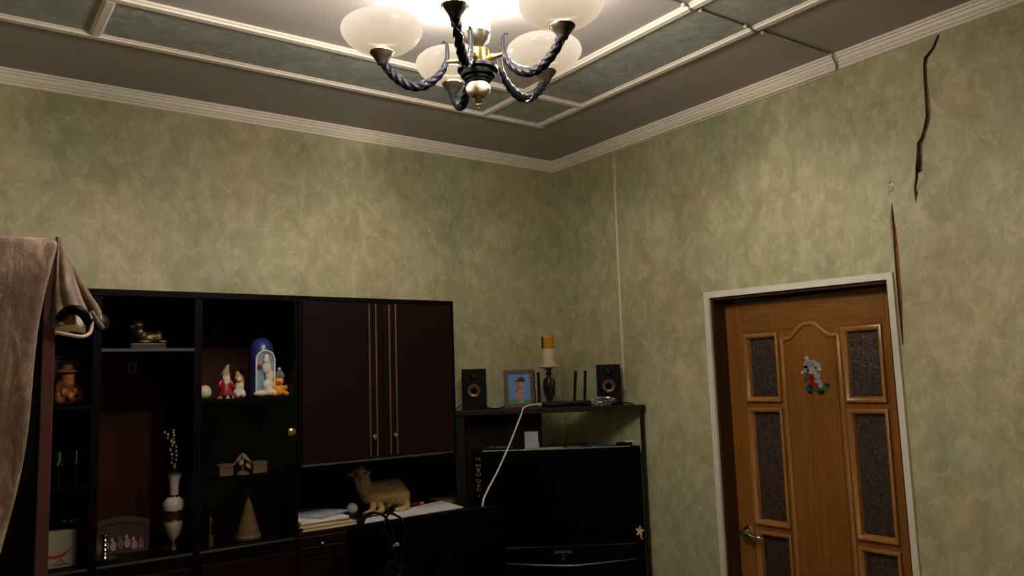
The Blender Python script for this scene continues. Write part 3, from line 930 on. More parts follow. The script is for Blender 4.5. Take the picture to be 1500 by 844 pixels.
ball(bm, (-2.318, yb - 0.008, 1.826), (0.006, 0.002, 0.008), 10, 6)
ball(bm, (-2.318, yb - 0.008, 1.810), (0.010, 0.002, 0.009), 10, 6)
obj('figure', bm, 'photo_dk', t)

# framed group photograph with an arched top
fx0, fx1, fy = -2.492, -2.285, -0.235
t = thing('photo_frame', 'arched dark frame with a group photograph beside the vase', 'picture frame', ((fx0 + fx1) / 2, fy, ZB))
def arch(x0, x1, z0, zs, rise, n=14):
    return [(x0, z0), (x1, z0)] + [(x1 + (x0 - x1) * i / n, zs + rise * sin(PI * i / n)) for i in range(n + 1)]
prism_pts = [(x, fy, z) for x, z in arch(fx0, fx1, ZB, ZB + 0.115, 0.022)]
obj('backing', prism(B(), prism_pts, (0, 0.012, 0)), 'dkbase', t)
bm = B()
out = [(x, z) for x, z in arch(fx0, fx1, ZB, ZB + 0.115, 0.022)]
inn = [(x, z) for x, z in arch(fx0 + 0.014, fx1 - 0.014, ZB + 0.012, ZB + 0.098, 0.018)]
vo = [bm.verts.new((x, fy - 0.006, z)) for x, z in out]
vi = [bm.verts.new((x, fy - 0.006, z)) for x, z in inn]
vo2 = [bm.verts.new((x, fy + 0.001, z)) for x, z in out]
vi2 = [bm.verts.new((x, fy + 0.001, z)) for x, z in inn]
n = len(out)
for i in range(n):
    j = (i + 1) % n
    bm.faces.new((vo[i], vo[j], vi[j], vi[i]))
    bm.faces.new((vo[i], vo2[i], vo2[j], vo[j]))
    bm.faces.new((vi[i], vi[j], vi2[j], vi2[i]))
obj('frame_rim', bm, 'rimdk', t)
pr = obj('photo_print', prism(B(), [(x, fy - 0.001, z) for x, z in inn], (0, 0.0012, 0)), 'photo_dk', t)
random.seed(3)
for k in range(7):
    x = fx0 + 0.03 + k * 0.0245
    zz = ZB + 0.055 + random.uniform(-.008, .012)
    bm = B()
    for c, r in (((x, zz), (0.006, 0.008)), ((x + 0.004, zz - 0.024), (0.011, 0.018))):
        prism(bm, [(c[0] + r[0] * cos(2 * PI * i / 10), fy - 0.0025, c[1] + r[1] * sin(2 * PI * i / 10)) for i in range(10)], (0, 0.0012, 0))
    obj('printed_figure', bm, 'photo_lt' if k % 3 else 'photo_md', pr)

t = thing('candlestick', 'small turned brass candlestick before the group photograph', 'candlestick', (-2.452, -0.33, ZB))
lat('dish', [(0, 0), (0.038, 0), (0.042, 0.006), (0.036, 0.009), (0, 0.008)], (-2.452, -0.33, ZB), 'bronze', t)
lat('stem', [(0, 0.008), (0.012, 0.009), (0.008, 0.016), (0.013, 0.022), (0.007, 0.030), (0.011, 0.037), (0.006, 0.045), (0.010, 0.053), (0.006, 0.061), (0.010, 0.069), (0.006, 0.078), (0.015, 0.088), (0.014, 0.094), (0, 0.094)], (-2.452, -0.33, ZB), 'brass', t)

vx, vy = -2.213, -0.31
t = thing('vase', 'tall white porcelain vase with gold bands on the red column', 'vase', (vx, vy, ZB))
v0 = (vx, vy, ZB - 0.004)
lat('foot', [(0, 0.004), (0.040, 0.004), (0.042, 0.010), (0.028, 0.020), (0.012, 0.030), (0.011, 0.044), (0, 0.044)], v0, 'brass', t)
lat('belly', [(0, 0.042), (0.012, 0.044), (0.026, 0.066), (0.036, 0.100), (0.037, 0.116), (0, 0.116)], v0, 'porc', t)
lat('waist_band', [(0, 0.116), (0.034, 0.116), (0.038, 0.120), (0.0385, 0.145), (0.034, 0.149), (0, 0.149)], v0, 'bronze', t)
lat('upper_belly', [(0, 0.149), (0.036, 0.149), (0.041, 0.166), (0.040, 0.182), (0.028, 0.196), (0.017, 0.203), (0, 0.203)], v0, 'porc', t)
lat('neck_ring', [(0, 0.200), (0.019, 0.201), (0.020, 0.206), (0.016, 0.210), (0, 0.210)], v0, 'gold', t)
lat('neck', [(0, 0.208), (0.0155, 0.209), (0.015, 0.235), (0.019, 0.262), (0.027, 0.285), (0.030, 0.290), (0.020, 0.290), (0.012, 0.25), (0, 0.25)], v0, 'porc', t)
lat('lip', [(0.026, 0.288), (0.0325, 0.290), (0.032, 0.295), (0.024, 0.294)], v0, 'bronze', t)
for kk in range(2):
    lat('gold_band', [(0.0365, 0.1145 + kk * 0.034), (0.0395, 0.1155 + kk * 0.034), (0.0395, 0.119 + kk * 0.034), (0.0365, 0.120 + kk * 0.034)], v0, 'gold', t)
t = thing('dried_branch', 'dried budding twigs standing in the white vase', 'branch', (vx, vy, ZB + 0.26))
for s in ([(0, 0), (-0.006, 0.05), (-0.014, 0.10), (-0.022, 0.15), (-0.040, 0.185)], [(0.003, 0), (0.000, 0.06), (-0.003, 0.11), (-0.008, 0.16), (-0.014, 0.19)]):
    pp = spline([(vx + a, vy - 0.01 * i, ZB + 0.26 + h) for i, (a, h) in enumerate(s)], 6)
    st = obj('twig', tube(B(), pp, 0.0018, 6), 'twig', t, 60)
    for i in range(6, len(pp), 2):
        q = pp[i] + Vector((random.uniform(-.006, .006), random.uniform(-.006, .006), 0))
        obj('bud', ball(B(), q, (0.0048, 0.0048, 0.0062), 8, 6), 'bud', st, 180)

# column C top shelf
SZ = 1.682
t = thing('bauble', 'small white round ornament at the left of the figurine shelf', 'ornament', (-2.105, -0.31, SZ))
obj('ball', ball(B(), (-2.105, -0.31, SZ + 0.028), 0.028, 20, 12), 'snow', t, 180)
lat('cap', [(0, 0.052), (0.010, 0.053), (0.010, 0.062), (0, 0.064)], (-2.105, -0.31, SZ), 'red', t)

sx_, sy_ = -2.022, -0.31
t = thing('santa_figurine', 'red-coated bearded winter grandfather figurine with a pointed hat', 'figurine', (sx_, sy_, SZ))
lat('coat', [(0, 0), (0.030, 0), (0.031, 0.006), (0.026, 0.030), (0.021, 0.060), (0.015, 0.078), (0, 0.082)], (sx_, sy_, SZ), 'red', t)
lat('hem', [(0.026, 0.0), (0.0335, 0.0), (0.0335, 0.008), (0.028, 0.010)], (sx_, sy_, SZ), 'snow', t)
obj('face', ball(B(), (sx_, sy_ - 0.004, SZ + 0.086), 0.0155, 14, 10), 'skin', t, 180)
blob('beard', [((sx_, sy_ - 0.014, SZ + 0.070), (0.014, 0.010, 0.020)), ((sx_ - 0.010, sy_ - 0.010, SZ + 0.082), (0.006, 0.007, 0.010)), ((sx_ + 0.010, sy_ - 0.010, SZ + 0.082), (0.006, 0.007, 0.010))], 'snow', t, 0.003, 2)
obj('hat', tube(B(), spline([(sx_, sy_, SZ + 0.094), (sx_ + 0.001, sy_, SZ + 0.108), (sx_ + 0.006, sy_, SZ + 0.124), (sx_ + 0.012, sy_, SZ + 0.136)], 5), lambda t: 0.0165 * (1 - t) + 0.003, 14), 'bead', t, 50)
for s in (-1, 1):
    obj('arm', tube(B(), spline([(sx_ + s * 0.017, sy_, SZ + 0.070), (sx_ + s * 0.026, sy_ - 0.008, SZ + 0.052), (sx_ + s * 0.018, sy_ - 0.022, SZ + 0.042)], 5), lambda t: 0.0085 - 0.002 * t, 10), 'red', t, 60)
    obj('boot', ball(B(), (sx_ + s * 0.012, sy_ - 0.026, SZ + 0.007), (0.009, 0.013, 0.007), 12, 8), 'rubber', t, 180)

sx_ = -1.968
t = thing('hooded_figurine', 'small pale hooded figurine next to the red-coated one', 'figurine', (sx_, sy_, SZ))
blob('robe', [((sx_, sy_, SZ + 0.020), (0.026, 0.024, 0.022)), ((sx_, sy_, SZ + 0.045), (0.019, 0.018, 0.024)), ((sx_ - 0.012, sy_ - 0.018, SZ + 0.012), (0.010, 0.014, 0.012)), ((sx_ + 0.012, sy_ - 0.018, SZ + 0.012), (0.010, 0.014, 0.012))], 'snow', t, 0.003, 3)
blob('hood', [((sx_, sy_ + 0.004, SZ + 0.078), (0.019, 0.018, 0.020)), ((sx_ - 0.006, sy_ + 0.002, SZ + 0.096), (0.010, 0.010, 0.014)), ((sx_ + 0.010, sy_ + 0.004, SZ + 0.060), (0.014, 0.012, 0.024))], 'bead', t, 0.003, 3)
obj('face', ball(B(), (sx_ - 0.003, sy_ - 0.011, SZ + 0.074), (0.0125, 0.010, 0.0125), 12, 8), 'skin', t, 180)

lx, ly = -1.870, -0.29
t = thing('snow_lantern', 'blue domed lantern holding a white-bearded figure and snow', 'lantern', (lx, ly, SZ))
lat('dome', [(0, 0), (0.050, 0), (0.051, 0.16), (0.050, 0.185), (0.045, 0.212), (0.034, 0.232), (0.018, 0.243), (0, 0.246)], (lx, ly, SZ), 'blue', t, 28, 50)
def archpts(x0, x1, z0, zs, n=12):
    r = (x1 - x0) / 2
    c = (x0 + x1) / 2
    return [(x0, z0), (x1, z0)] + [(c + r * cos(PI * i / n), zs + r * sin(PI * i / n)) for i in range(n + 1)]
wy = ly - 0.046
obj('window', prism(B(), [(x, wy - 0.004, z) for x, z in archpts(lx - 0.036, lx + 0.036, SZ + 0.02, SZ + 0.152)], (0, 0.012, 0)), 'ltblue', t)
rim = [(x, wy - 0.006, z) for x, z in archpts(lx - 0.038, lx + 0.038, SZ + 0.02, SZ + 0.152)]
obj('window_rim', tube(B(), rim[1:] + [rim[0]], 0.0042, 8), 'snow', t, 60)
blob('snow_heap', [((lx - 0.02, wy - 0.006, SZ + 0.014), (0.030, 0.022, 0.014)), ((lx + 0.02, wy - 0.008, SZ + 0.018), (0.030, 0.022, 0.017)), ((lx + 0.012, wy - 0.004, SZ + 0.05), (0.026, 0.014, 0.022)), ((lx + 0.018, wy - 0.004, SZ + 0.085), (0.020, 0.012, 0.026))], 'snow', t, 0.004, 3)
blob('inner_figure', [((lx + 0.004, wy - 0.008, SZ + 0.118), (0.020, 0.012, 0.026)), ((lx + 0.002, wy - 0.010, SZ + 0.150), (0.014, 0.011, 0.016)), ((lx + 0.002, wy - 0.008, SZ + 0.166), (0.011, 0.010, 0.010))], 'snow', t, 0.003, 2)
obj('red_mitten', ball(B(), (lx - 0.024, wy - 0.010, SZ + 0.126), (0.008, 0.008, 0.011), 10, 8), 'red', t, 180)

bx_, by_ = -1.812, -0.335
t = thing('plush_bear', 'seated orange toy bear in a grey knitted cap', 'toy', (bx_, by_, SZ))
blob('body', [((bx_, by_, SZ + 0.026), (0.024, 0.021, 0.026)), ((bx_, by_ - 0.004, SZ + 0.064), (0.021, 0.019, 0.019)), ((bx_ - 0.016, by_ - 0.002, SZ + 0.082), (0.007, 0.005, 0.008)), ((bx_ + 0.016, by_ - 0.002, SZ + 0.082), (0.007, 0.005, 0.008)), ((bx_ - 0.006, by_ - 0.020, SZ + 0.058), (0.009, 0.009, 0.008)), ((bx_ - 0.026, by_ - 0.022, SZ + 0.010), (0.012, 0.018, 0.011)), ((bx_ + 0.024, by_ - 0.022, SZ + 0.010), (0.012, 0.018, 0.011)), ((bx_ - 0.026, by_ - 0.010, SZ + 0.036), (0.009, 0.013, 0.012)), ((bx_ + 0.026, by_ - 0.010, SZ + 0.036), (0.009, 0.013, 0.012))], 'orange', t, 0.003, 3)
obj('nose', ball(B(), (bx_ - 0.007, by_ - 0.029, SZ + 0.060), 0.003, 8, 6), 'rubber', t, 180)
lat('cap', [(0.0, 0.074), (0.021, 0.076), (0.022, 0.082), (0.020, 0.092), (0.012, 0.104), (0, 0.110)], (bx_ + 0.003, by_, SZ), 'grey', t, 18, 60)
obj('pompom', ball(B(), (bx_ + 0.003, by_, SZ + 0.113), 0.0075, 10, 8), 'snow', t, 180)

# behind the glass door of column C
gz = 1.372
for i, (x0, x1) in enumerate(((-2.040, -1.985), (-1.905, -1.848))):
    t = thing('keepsake_box', 'beige keepsake box at the %s end of the glass shelf' % ('left', 'right')[i], 'box', ((x0 + x1) / 2, -0.27, gz), 'boxes on the glass shelf')
    obj('box_body', box(B(), (x0, -0.30, gz), (x1, -0.24, gz + 0.030), 0.002), 'bead', t)
    obj('box_lid', box(B(), (x0 - 0.001, -0.301, gz + 0.031), (x1 + 0.001, -0.239, gz + 0.046), 0.003), 'bead', t)
t = thing('shell_ornament', 'pale ornament of clustered shell petals on the glass shelf', 'ornament', (-1.945, -0.29, gz))
random.seed(11)
lat('stand', [(0, 0), (0.026, 0), (0.022, 0.010), (0.008, 0.016), (0.008, 0.03), (0, 0.03)], (-1.945, -0.29, gz), 'bead', t)
for i in range(12):
    a = i * 2.4
    r = 0.008 + 0.026 * (i / 12)
    p = Vector((-1.945 + r * cos(a) * 1.15, -0.29 + r * sin(a), gz + 0.075 - 0.045 * (i / 12) + random.uniform(-.004, .006)))
    rot = Matrix.Rotation(a, 4, 'Z') @ Matrix.Rotation(0.8, 4, 'Y')
    obj('petal', ball(B(), p, (0.016, 0.010, 0.005), 10, 6, rot), 'porc', t, 180)
t = thing('cone_tree', 'cream cone-shaped tree ornament behind the glass door', 'ornament', (-1.925, -0.30, ZB))
lat('cone', [(0, 0.0), (0.048, 0.0), (0.049, 0.008), (0.040, 0.035), (0.041, 0.037), (0.030, 0.070), (0.031, 0.072), (0.020, 0.105), (0.021, 0.107), (0.008, 0.148), (0, 0.160)], (-1.925, -0.30, ZB), 'bead', t, 28, 35)
lat('hem_band', [(0.0465, 0.006), (0.0495, 0.008), (0.049, 0.014), (0.046, 0.013)], (-1.925, -0.30, ZB), 'cream', t, 28)
obj('tip', ball(B(), (-1.925, -0.30, ZB + 0.163), 0.006, 10, 8), 'brass', t, 180)
t = thing('brass_bell', 'tiny brass handbell left of the cone ornament', 'bell', (-2.085, -0.34, ZB))
lat('skirt', [(0, 0.020), (0.003, 0.004), (0.020, 0.000), (0.017, 0.012), (0.013, 0.030), (0.009, 0.042), (0, 0.045)], (-2.085, -0.34, ZB), 'brass', t)
lat('grip', [(0, 0.044), (0.004, 0.046), (0.004, 0.075), (0.008, 0.085), (0.009, 0.100), (0.005, 0.110), (0, 0.112)], (-2.085, -0.34, ZB), 'gold', t)

# column A
az = 1.680
t = thing('icon_frame', 'gilt framed picture behind the straw gnome', 'picture frame', (-2.575, -0.20, az))
obj('backing', box(B(), (-2.640, -0.205, az), (-2.518 - 0.008, -0.195, az + 0.185), 0.002), 'photo_dk', t)
for lo, hi in (((-2.640, -0.212, az), (-2.628, -0.203, az + 0.185)), ((-2.538, -0.212, az), (-2.526, -0.203, az + 0.185)), ((-2.628, -0.212, az + 0.173), (-2.538, -0.203, az + 0.185)), ((-2.628, -0.212, az), (-2.538, -0.203, az + 0.012))):
    obj('frame_bar', box(B(), lo, hi, 0.002), 'bronze', t)
t = thing('straw_gnome', 'orange-brown straw gnome figurine on the narrow column shelf', 'figurine', (-2.578, -0.30, az))
gx, gy = -2.578, -0.30
blob('body', [((gx, gy, az + 0.034), (0.044, 0.034, 0.034)), ((gx - 0.008, gy - 0.004, az + 0.070), (0.032, 0.028, 0.030)), ((gx + 0.034, gy - 0.016, az + 0.022), (0.018, 0.018, 0.020)), ((gx - 0.032, gy - 0.016, az + 0.022), (0.018, 0.018, 0.020)), ((gx + 0.026, gy - 0.012, az + 0.056), (0.014, 0.014, 0.020)), ((gx - 0.034, gy - 0.008, az + 0.060), (0.012, 0.014, 0.022))], 'amber_dk', t, 0.004, 3)
blob('head', [((gx - 0.004, gy - 0.006, az + 0.108), (0.027, 0.024, 0.024)), ((gx - 0.004, gy - 0.028, az + 0.102), (0.008, 0.008, 0.007)), ((gx - 0.004, gy - 0.020, az + 0.086), (0.020, 0.012, 0.018))], 'amber', t, 0.004, 2)
lat('hat', [(0.0, 0.118), (0.044, 0.120), (0.042, 0.126), (0.024, 0.132), (0.018, 0.146), (0, 0.152)], (gx - 0.004, gy, az), 'amber_dk', t, 22)
for i in range(7):
    a = -PI + i * PI / 6
    obj('straw_tuft', ball(B(), (gx + 0.036 * cos(a), gy + 0.030 * sin(a) - 0.004, az + 0.048 - 0.012 * (i % 2)), (0.012, 0.010, 0.016), 10, 6), 'amber', t, 180)
t = thing('bird_card', 'cream card box printed with a red bird', 'box', (-2.592, -0.33, ZB))
obj('card_body', box(B(), (-2.638, -0.34, ZB), (-2.545, -0.30, ZB + 0.125), 0.002), 'dimcard', t)
bpts = [(-0.045, 0.048), (-0.02, 0.043), (0.005, 0.047), (0.022, 0.058), (0.034, 0.074), (0.030, 0.060), (0.018, 0.044), (0.0, 0.034), (-0.02, 0.032), (-0.045, 0.036)]
obj('printed_bird', prism(B(), [(-2.592 + x, -0.3402, ZB + z) for x, z in bpts], (0, -0.0006, 0)), 'red', t)
bm = B()
for q in (((-0.02, 0.014), (0.0, 0.030)), ((0.0, 0.030), (0.012, 0.012)), ((-0.03, 0.012), (0.028, 0.010))):
    tube(bm, [(-2.592 + q[0][0], -0.3403, ZB + q[0][1]), (-2.592 + (q[0][0] + q[1][0]) / 2, -0.3403, ZB + (q[0][1] + q[1][1]) / 2), (-2.592 + q[1][0], -0.3403, ZB + q[1][1])], 0.0012, 5)
obj('printed_branch', bm, 'photo_dk', t)
t = thing('metal_ornament', 'small shiny metal bird ornament perched above the bird card', 'ornament', (-2.56, -0.25, ZB))
lat('post', [(0, 0), (0.020, 0), (0.018, 0.006), (0.004, 0.010), (0.004, 0.135), (0, 0.136)], (-2.552, -0.25, ZB), 'bronze', t)
blob('bird', [((-2.552, -0.25, ZB + 0.144), (0.018, 0.010, 0.009)), ((-2.536, -0.252, ZB + 0.150), (0.009, 0.008, 0.008)), ((-2.574, -0.25, ZB + 0.146), (0.014, 0.006, 0.004))], 'chrome', t, 0.003, 2)
for i, (x, z, c) in enumerate(((-2.60, 1.40, 'left'), (-2.545, 1.40, 'right'))):
    t = thing('stemmed_glass', 'clear stemmed glass, %s of the pair on the narrow shelf' % c, 'glass', (x, -0.28, z), 'glasses in the narrow column')
    lat('foot', [(0, 0), (0.020, 0), (0.019, 0.003), (0.004, 0.006), (0, 0.006)], (x, -0.28, z), 'bag', t)
    lat('stem', [(0, 0.006), (0.003, 0.006), (0.003, 0.05), (0, 0.05)], (x, -0.28, z), 'bag', t)
    obj('bowl', lathe(B(), [(0.003, 0.05), (0.018, 0.062), (0.023, 0.085), (0.021, 0.115), (0.0195, 0.115), (0.021, 0.085), (0.016, 0.064), (0.003, 0.053)], (x, -0.28, z), 20, False), 'bag', t, 60)

# ------------------------------------------------------------------ the niche: lamb, papers
ly0 = -0.19
t = thing('lamb_figurine', 'tan lying lamb figurine in the niche under the cabinet', 'figurine', (-1.27, ly0, WZ))
wz = WZ
blob('body', [((-1.222, ly0, wz + 0.078), (0.074, 0.054, 0.070)), ((-1.290, ly0, wz + 0.080), (0.066, 0.050, 0.064)), ((-1.340, ly0 - 0.004, wz + 0.092), (0.046, 0.042, 0.054)), ((-1.372, ly0 - 0.012, wz + 0.135), (0.037, 0.034, 0.050)), ((-1.180, ly0 - 0.022, wz + 0.055), (0.042, 0.036, 0.054)), ((-1.155, ly0 + 0.018, wz + 0.050), (0.020, 0.022, 0.030)),
              ((-1.392, ly0 - 0.022, wz + 0.180), (0.037, 0.034, 0.035)), ((-1.410, ly0 - 0.044, wz + 0.165), (0.023, 0.028, 0.020), Matrix.Rotation(0.5, 4, 'X')), ((-1.352, ly0 - 0.014, wz + 0.186), (0.024, 0.008, 0.010), Matrix.Rotation(0.35, 4, 'Y')), ((-1.430, ly0 - 0.008, wz + 0.184), (0.022, 0.008, 0.010), Matrix.Rotation(-0.35, 4, 'Y')),
              ((-1.385, ly0 - 0.022, wz + 0.205), (0.020, 0.018, 0.012))], 'fleece', t, 0.006, 3)
for pts in ([(-1.33, ly0 - 0.030, wz + 0.040), (-1.35, ly0 - 0.060, wz + 0.022), (-1.38, ly0 - 0.085, wz + 0.014), (-1.405, ly0 - 0.095, wz + 0.012)], [(-1.30, ly0 - 0.035, wz + 0.035), (-1.31, ly0 - 0.075, wz + 0.018), (-1.345, ly0 - 0.105, wz + 0.013), (-1.375, ly0 - 0.112, wz + 0.012)], [(-1.17, ly0 - 0.050, wz + 0.03), (-1.19, ly0 - 0.085, wz + 0.016), (-1.225, ly0 - 0.098, wz + 0.013), (-1.255, ly0 - 0.098, wz + 0.012)]):
    obj('leg', tube(B(), spline(pts, 6), lambda t: 0.017 - 0.006 * t, 12), 'hoof', t, 60)
for s in (-1, 1):
    obj('eye', ball(B(), (-1.402 + s * 0.019, ly0 - 0.053, wz + 0.184), 0.0046, 10, 8), 'rubber', t, 180)
obj('muzzle', ball(B(), (-1.4145, ly0 - 0.072, wz + 0.160), (0.007, 0.005, 0.004), 10, 8), 'dkbase', t, 180)
for i in range(4):
    rot = Matrix.Rotation(i * 1.3, 4, 'Z') @ Matrix.Rotation(0.6, 4, 'Y')
    obj('leaf', ball(B(), (-1.285 + 0.012 * (i % 2), ly0 - 0.070 - 0.008 * (i // 2), wz + 0.020 + 0.006 * i), (0.020, 0.011, 0.004), 10, 6, rot), 'green', t, 180)

t = thing('white_ball', 'round white ball on a small ring before the lamb', 'ball', (-1.437, -0.225, WZ))
obj('ball', ball(B(), (-1.437, -0.225, WZ + 0.034), 0.0255, 24, 14), 'paper2', t, 180)
lat('ring_stand', [(0.012, 0), (0.020, 0), (0.021, 0.012), (0.016, 0.016), (0.012, 0.012)], (-1.437, -0.225, WZ), 'dkbase', t)

def slab(name, label, cat, c, sx, sy, z0, th, rot, m, cover=None, group=None):
    t = thing(name, label, cat, (c[0], c[1], z0), group)
    R4 = Matrix.Translation((c[0], c[1], 0)) @ Matrix.Rotation(rot, 4, 'Z')
    if cover:
        cv = th * 0.12
        obj('pages', xform(box(B(), (-sx / 2 + 0.003, -sy / 2 + 0.003, z0 + cv), (sx / 2 - 0.002, sy / 2 - 0.003, z0 + th - cv)), R4), m, t)
        for a in (z0, z0 + th - cv):
            obj('cover', xform(box(B(), (-sx / 2, -sy / 2, a), (sx / 2, sy / 2, a + cv)), R4), cover, t)
    else:
        obj('sheets', xform(box(B(), (-sx / 2, -sy / 2, z0), (sx / 2, sy / 2, z0 + th), min(0.001, th / 4)), R4), m, t)
    return t
slab('booklet', 'cream booklet at the bottom of the niche paper stack', 'booklet', (-1.625, -0.325), 0.24, 0.185, WZ, 0.014, 0.03, 'cream', 'cream')
slab('booklet', 'cream booklet in the middle of the niche paper stack', 'booklet', (-1.640, -0.325), 0.22, 0.175, WZ + 0.0142, 0.013, -0.02, 'cream', 'bead')
slab('paper_pile', 'loose white papers on the cream booklets', 'papers', (-1.640, -0.30), 0.215, 0.20, WZ + 0.0274, 0.009, 0.04, 'paper')
slab('folder', 'grey folder lying askew on top of the niche papers', 'folder', (-1.625, -0.235), 0.20, 0.24, WZ + 0.0366, 0.006, 0.55, 'paper2', 'paper2')
# long white sheet of board on the worktop
t = thing('white_board_sheet', 'long white sheet lying along the worktop behind the headphones', 'board', (-1.2, -0.30, WZ))
obj('sheet', prism(B(), [(-0.938, -0.175, WZ), (-0.962, -0.400, WZ), (-1.475, -0.432, WZ), (-1.425, -0.345, WZ), (-1.268, -0.300, WZ)], (0, 0, 0.005)), 'paper', t)
obj('turned_edge', prism(B(), [(-0.938, -0.172, WZ), (-0.938, -0.175, WZ), (-1.268, -0.300, WZ), (-1.268, -0.297, WZ)], (0, 0, 0.008)), 'paper', t)
t = thing('sweets_packet', 'small red and white packet beside the long white sheet', 'packet', (-1.085, -0.165, WZ))
obj('wrapper', box(B(), (-1.11, -0.180, WZ), (-1.06, -0.150, WZ + 0.014), 0.004), 'red', t)
obj('end_fold', box(B(), (-1.060, -0.178, WZ + 0.002), (-1.040, -0.152, WZ + 0.012), 0.003), 'paper', t)

# ------------------------------------------------------------------ computer desk, monitor and headphones
my = -0.80
mx0, mx1, mz0, mz1 = -1.712, -1.046, 0.832, 1.196
t = thing('computer_desk', 'plain dark computer desk carrying the black monitor', 'desk', (-1.36, -0.86, 0))
obj('desktop', box(B(), (-1.95, -1.20, 0.715), (-0.90, -0.55, 0.74), 0.003), 'black', t)
for x in (-1.93, -0.95):
    for yy in (-1.17, -0.60):
        obj('leg', box(B(), (x, yy, 0), (x + 0.035, yy + 0.035, 0.715), 0.003), 'black', t)
t = thing('monitor', 'black flat monitor with headphones hung over its top edge', 'monitor', (-1.38, my, 0.74))
obj('housing', box(B(), (mx0, my - 0.012, mz0), (mx1, my + 0.028, mz1), 0.005), 'gloss', t)
obj('screen', box(B(), (mx0 + 0.014, my - 0.0135, mz0 + 0.025), (mx1 - 0.014, my - 0.0118, mz1 - 0.014)), 'screen', t)
obj('stand_neck', box(B(), (-1.42, my + 0.028, 0.75), (-1.34, my + 0.05, 1.0), 0.004), 'plastic', t)
obj('stand_foot', box(B(), (-1.50, my - 0.08, 0.74), (-1.26, my + 0.12, 0.752), 0.004), 'plastic', t)

t = thing('headphones', 'black over-ear headphones hanging on the black monitor', 'headphones', (-1.60, my - 0.03, 1.03))
# headband loops rise above the edge, cups hang in front of the screen
obj('headband', tube(B(), spline([(-1.665, my + 0.034, 1.165), (-1.655, my + 0.034, 1.205), (-1.635, my + 0.020, 1.228), (-1.607, my + 0.0, 1.236), (-1.578, my - 0.016, 1.222), (-1.560, my - 0.022, 1.195), (-1.548, my - 0.024, 1.15), (-1.535, my - 0.026, 1.10)], 8), 0.0052, 10), 'plastic', t, 60)
obj('headband', tube(B(), spline([(-1.590, my - 0.024, 1.15), (-1.578, my - 0.022, 1.196), (-1.562, my - 0.010, 1.218), (-1.540, my + 0.004, 1.224), (-1.515, my + 0.010, 1.214), (-1.500, my - 0.020, 1.196), (-1.497, my - 0.026, 1.15), (-1.506, my - 0.028, 1.09)], 8), 0.0048, 10), 'plastic', t, 60)
obj('pad_strip', tube(B(), spline([(-1.585, my - 0.028, 1.17), (-1.565, my - 0.030, 1.13), (-1.552, my - 0.030, 1.09)], 6), 0.010, 10), 'rubber', t, 60)
for x, z in ((-1.553, 1.108), (-1.532, 1.112)):
    obj('slider', box(B(), (x - 0.008, my - 0.036, z - 0.006), (x + 0.008, my - 0.022, z + 0.006), 0.002), 'sgrey', t)
obj('yoke', tube(B(), spline([(-1.552, my - 0.032, 1.100), (-1.540, my - 0.036, 1.080), (-1.532, my - 0.040, 1.06)], 5), 0.005, 8), 'plastic', t, 60)
obj('yoke', tube(B(), spline([(-1.506, my - 0.032, 1.09), (-1.513, my - 0.036, 1.065), (-1.520, my - 0.040, 1.045)], 5), 0.005, 8), 'plastic', t, 60)
for i, (x, z, dy) in enumerate(((-1.575, 1.022, -0.060), (-1.535, 1.005, -0.046))):
    ax = Matrix.Rotation(PI / 2 + 0.25 * (i * 2 - 1), 3, 'X')
    cp = obj('ear_cup', lathe(B(), [(0, -0.012), (0.030, -0.012), (0.037, -0.004), (0.038, 0.006), (0.034, 0.012), (0, 0.012)], (x, my + dy, z), 28, True, ax), 'plastic', t, 40)
    obj('ear_pad', lathe(B(), [(0.018, 0.012), (0.036, 0.012), (0.040, 0.018), (0.036, 0.026), (0.022, 0.026), (0.018, 0.020), (0.018, 0.012)], (x, my + dy, z), 28, False, ax), 'rubber', cp, 60)

# ------------------------------------------------------------------ corner television stand (turned to face the room)
SO = Vector((-0.816, -0.102, 0))
SU = Vector((0.809, -0.588, 0)).normalized()
SN = Vector((0.588, 0.809, 0)).normalized()
SM = Matrix(((SU.x, SN.x, 0, SO.x), (SU.y, SN.y, 0, SO.y), (0, 0, 1, 0), (0, 0, 0, 1)))
def S(a, b, z):
    return SO + SU * a + SN * b + Vector((0, 0, z))
def sbox(name, lo, hi, m, parent, bev=0.0):
    return obj(name, xform(box(B(), lo, hi, bev), SM), m, parent)
ST = 1.566
t = thing('television_stand', 'dark corner television stand with a high top shelf', 'stand', S(0.5, 0.15, 0))
poly = [(-0.808, -0.108), (-0.018, -0.682), (-0.018, -0.30), (-0.28, -0.03), (-0.775, -0.03)]
obj('top_shelf', prism(B(), [(x, y, ST - 0.024) for x, y in poly], (0, 0, 0.024)), 'standwood', t)
sbox('shelf_lip', (0.004, -0.006, ST - 0.026), (0.985, 0.0, ST + 0.001), 'standwood', t, 0.002)
sbox('post', (0.004, 0.004, 0), (0.056, 0.030, ST - 0.024), 'standwood', t, 0.003)
sbox('post', (0.958, 0.004, 0), (0.976, 0.022, ST - 0.024), 'standwood', t, 0.003)
sbox('side_board', (0.030, 0.030, 0), (0.048, 0.075, ST - 0.024), 'standwood', t)
sbox('back_board', (0.030, 0.108, 0.62), (0.455, 0.114, ST - 0.024), 'mahog', t)
lp = [(-0.765, -0.130), (-0.035, -0.662), (-0.018, -0.30), (-0.28, -0.03), (-0.74, -0.03)]
obj('lower_shelf', prism(B(), [(x, y, 0.62) for x, y in lp], (0, 0, 0.03)), 'standwood', t)
obj('plinth', prism(B(), [(x * 0.92 - 0.03, y * 0.92 - 0.03, 0.0) for x, y in lp], (0, 0, 0.10)), 'standwood', t)

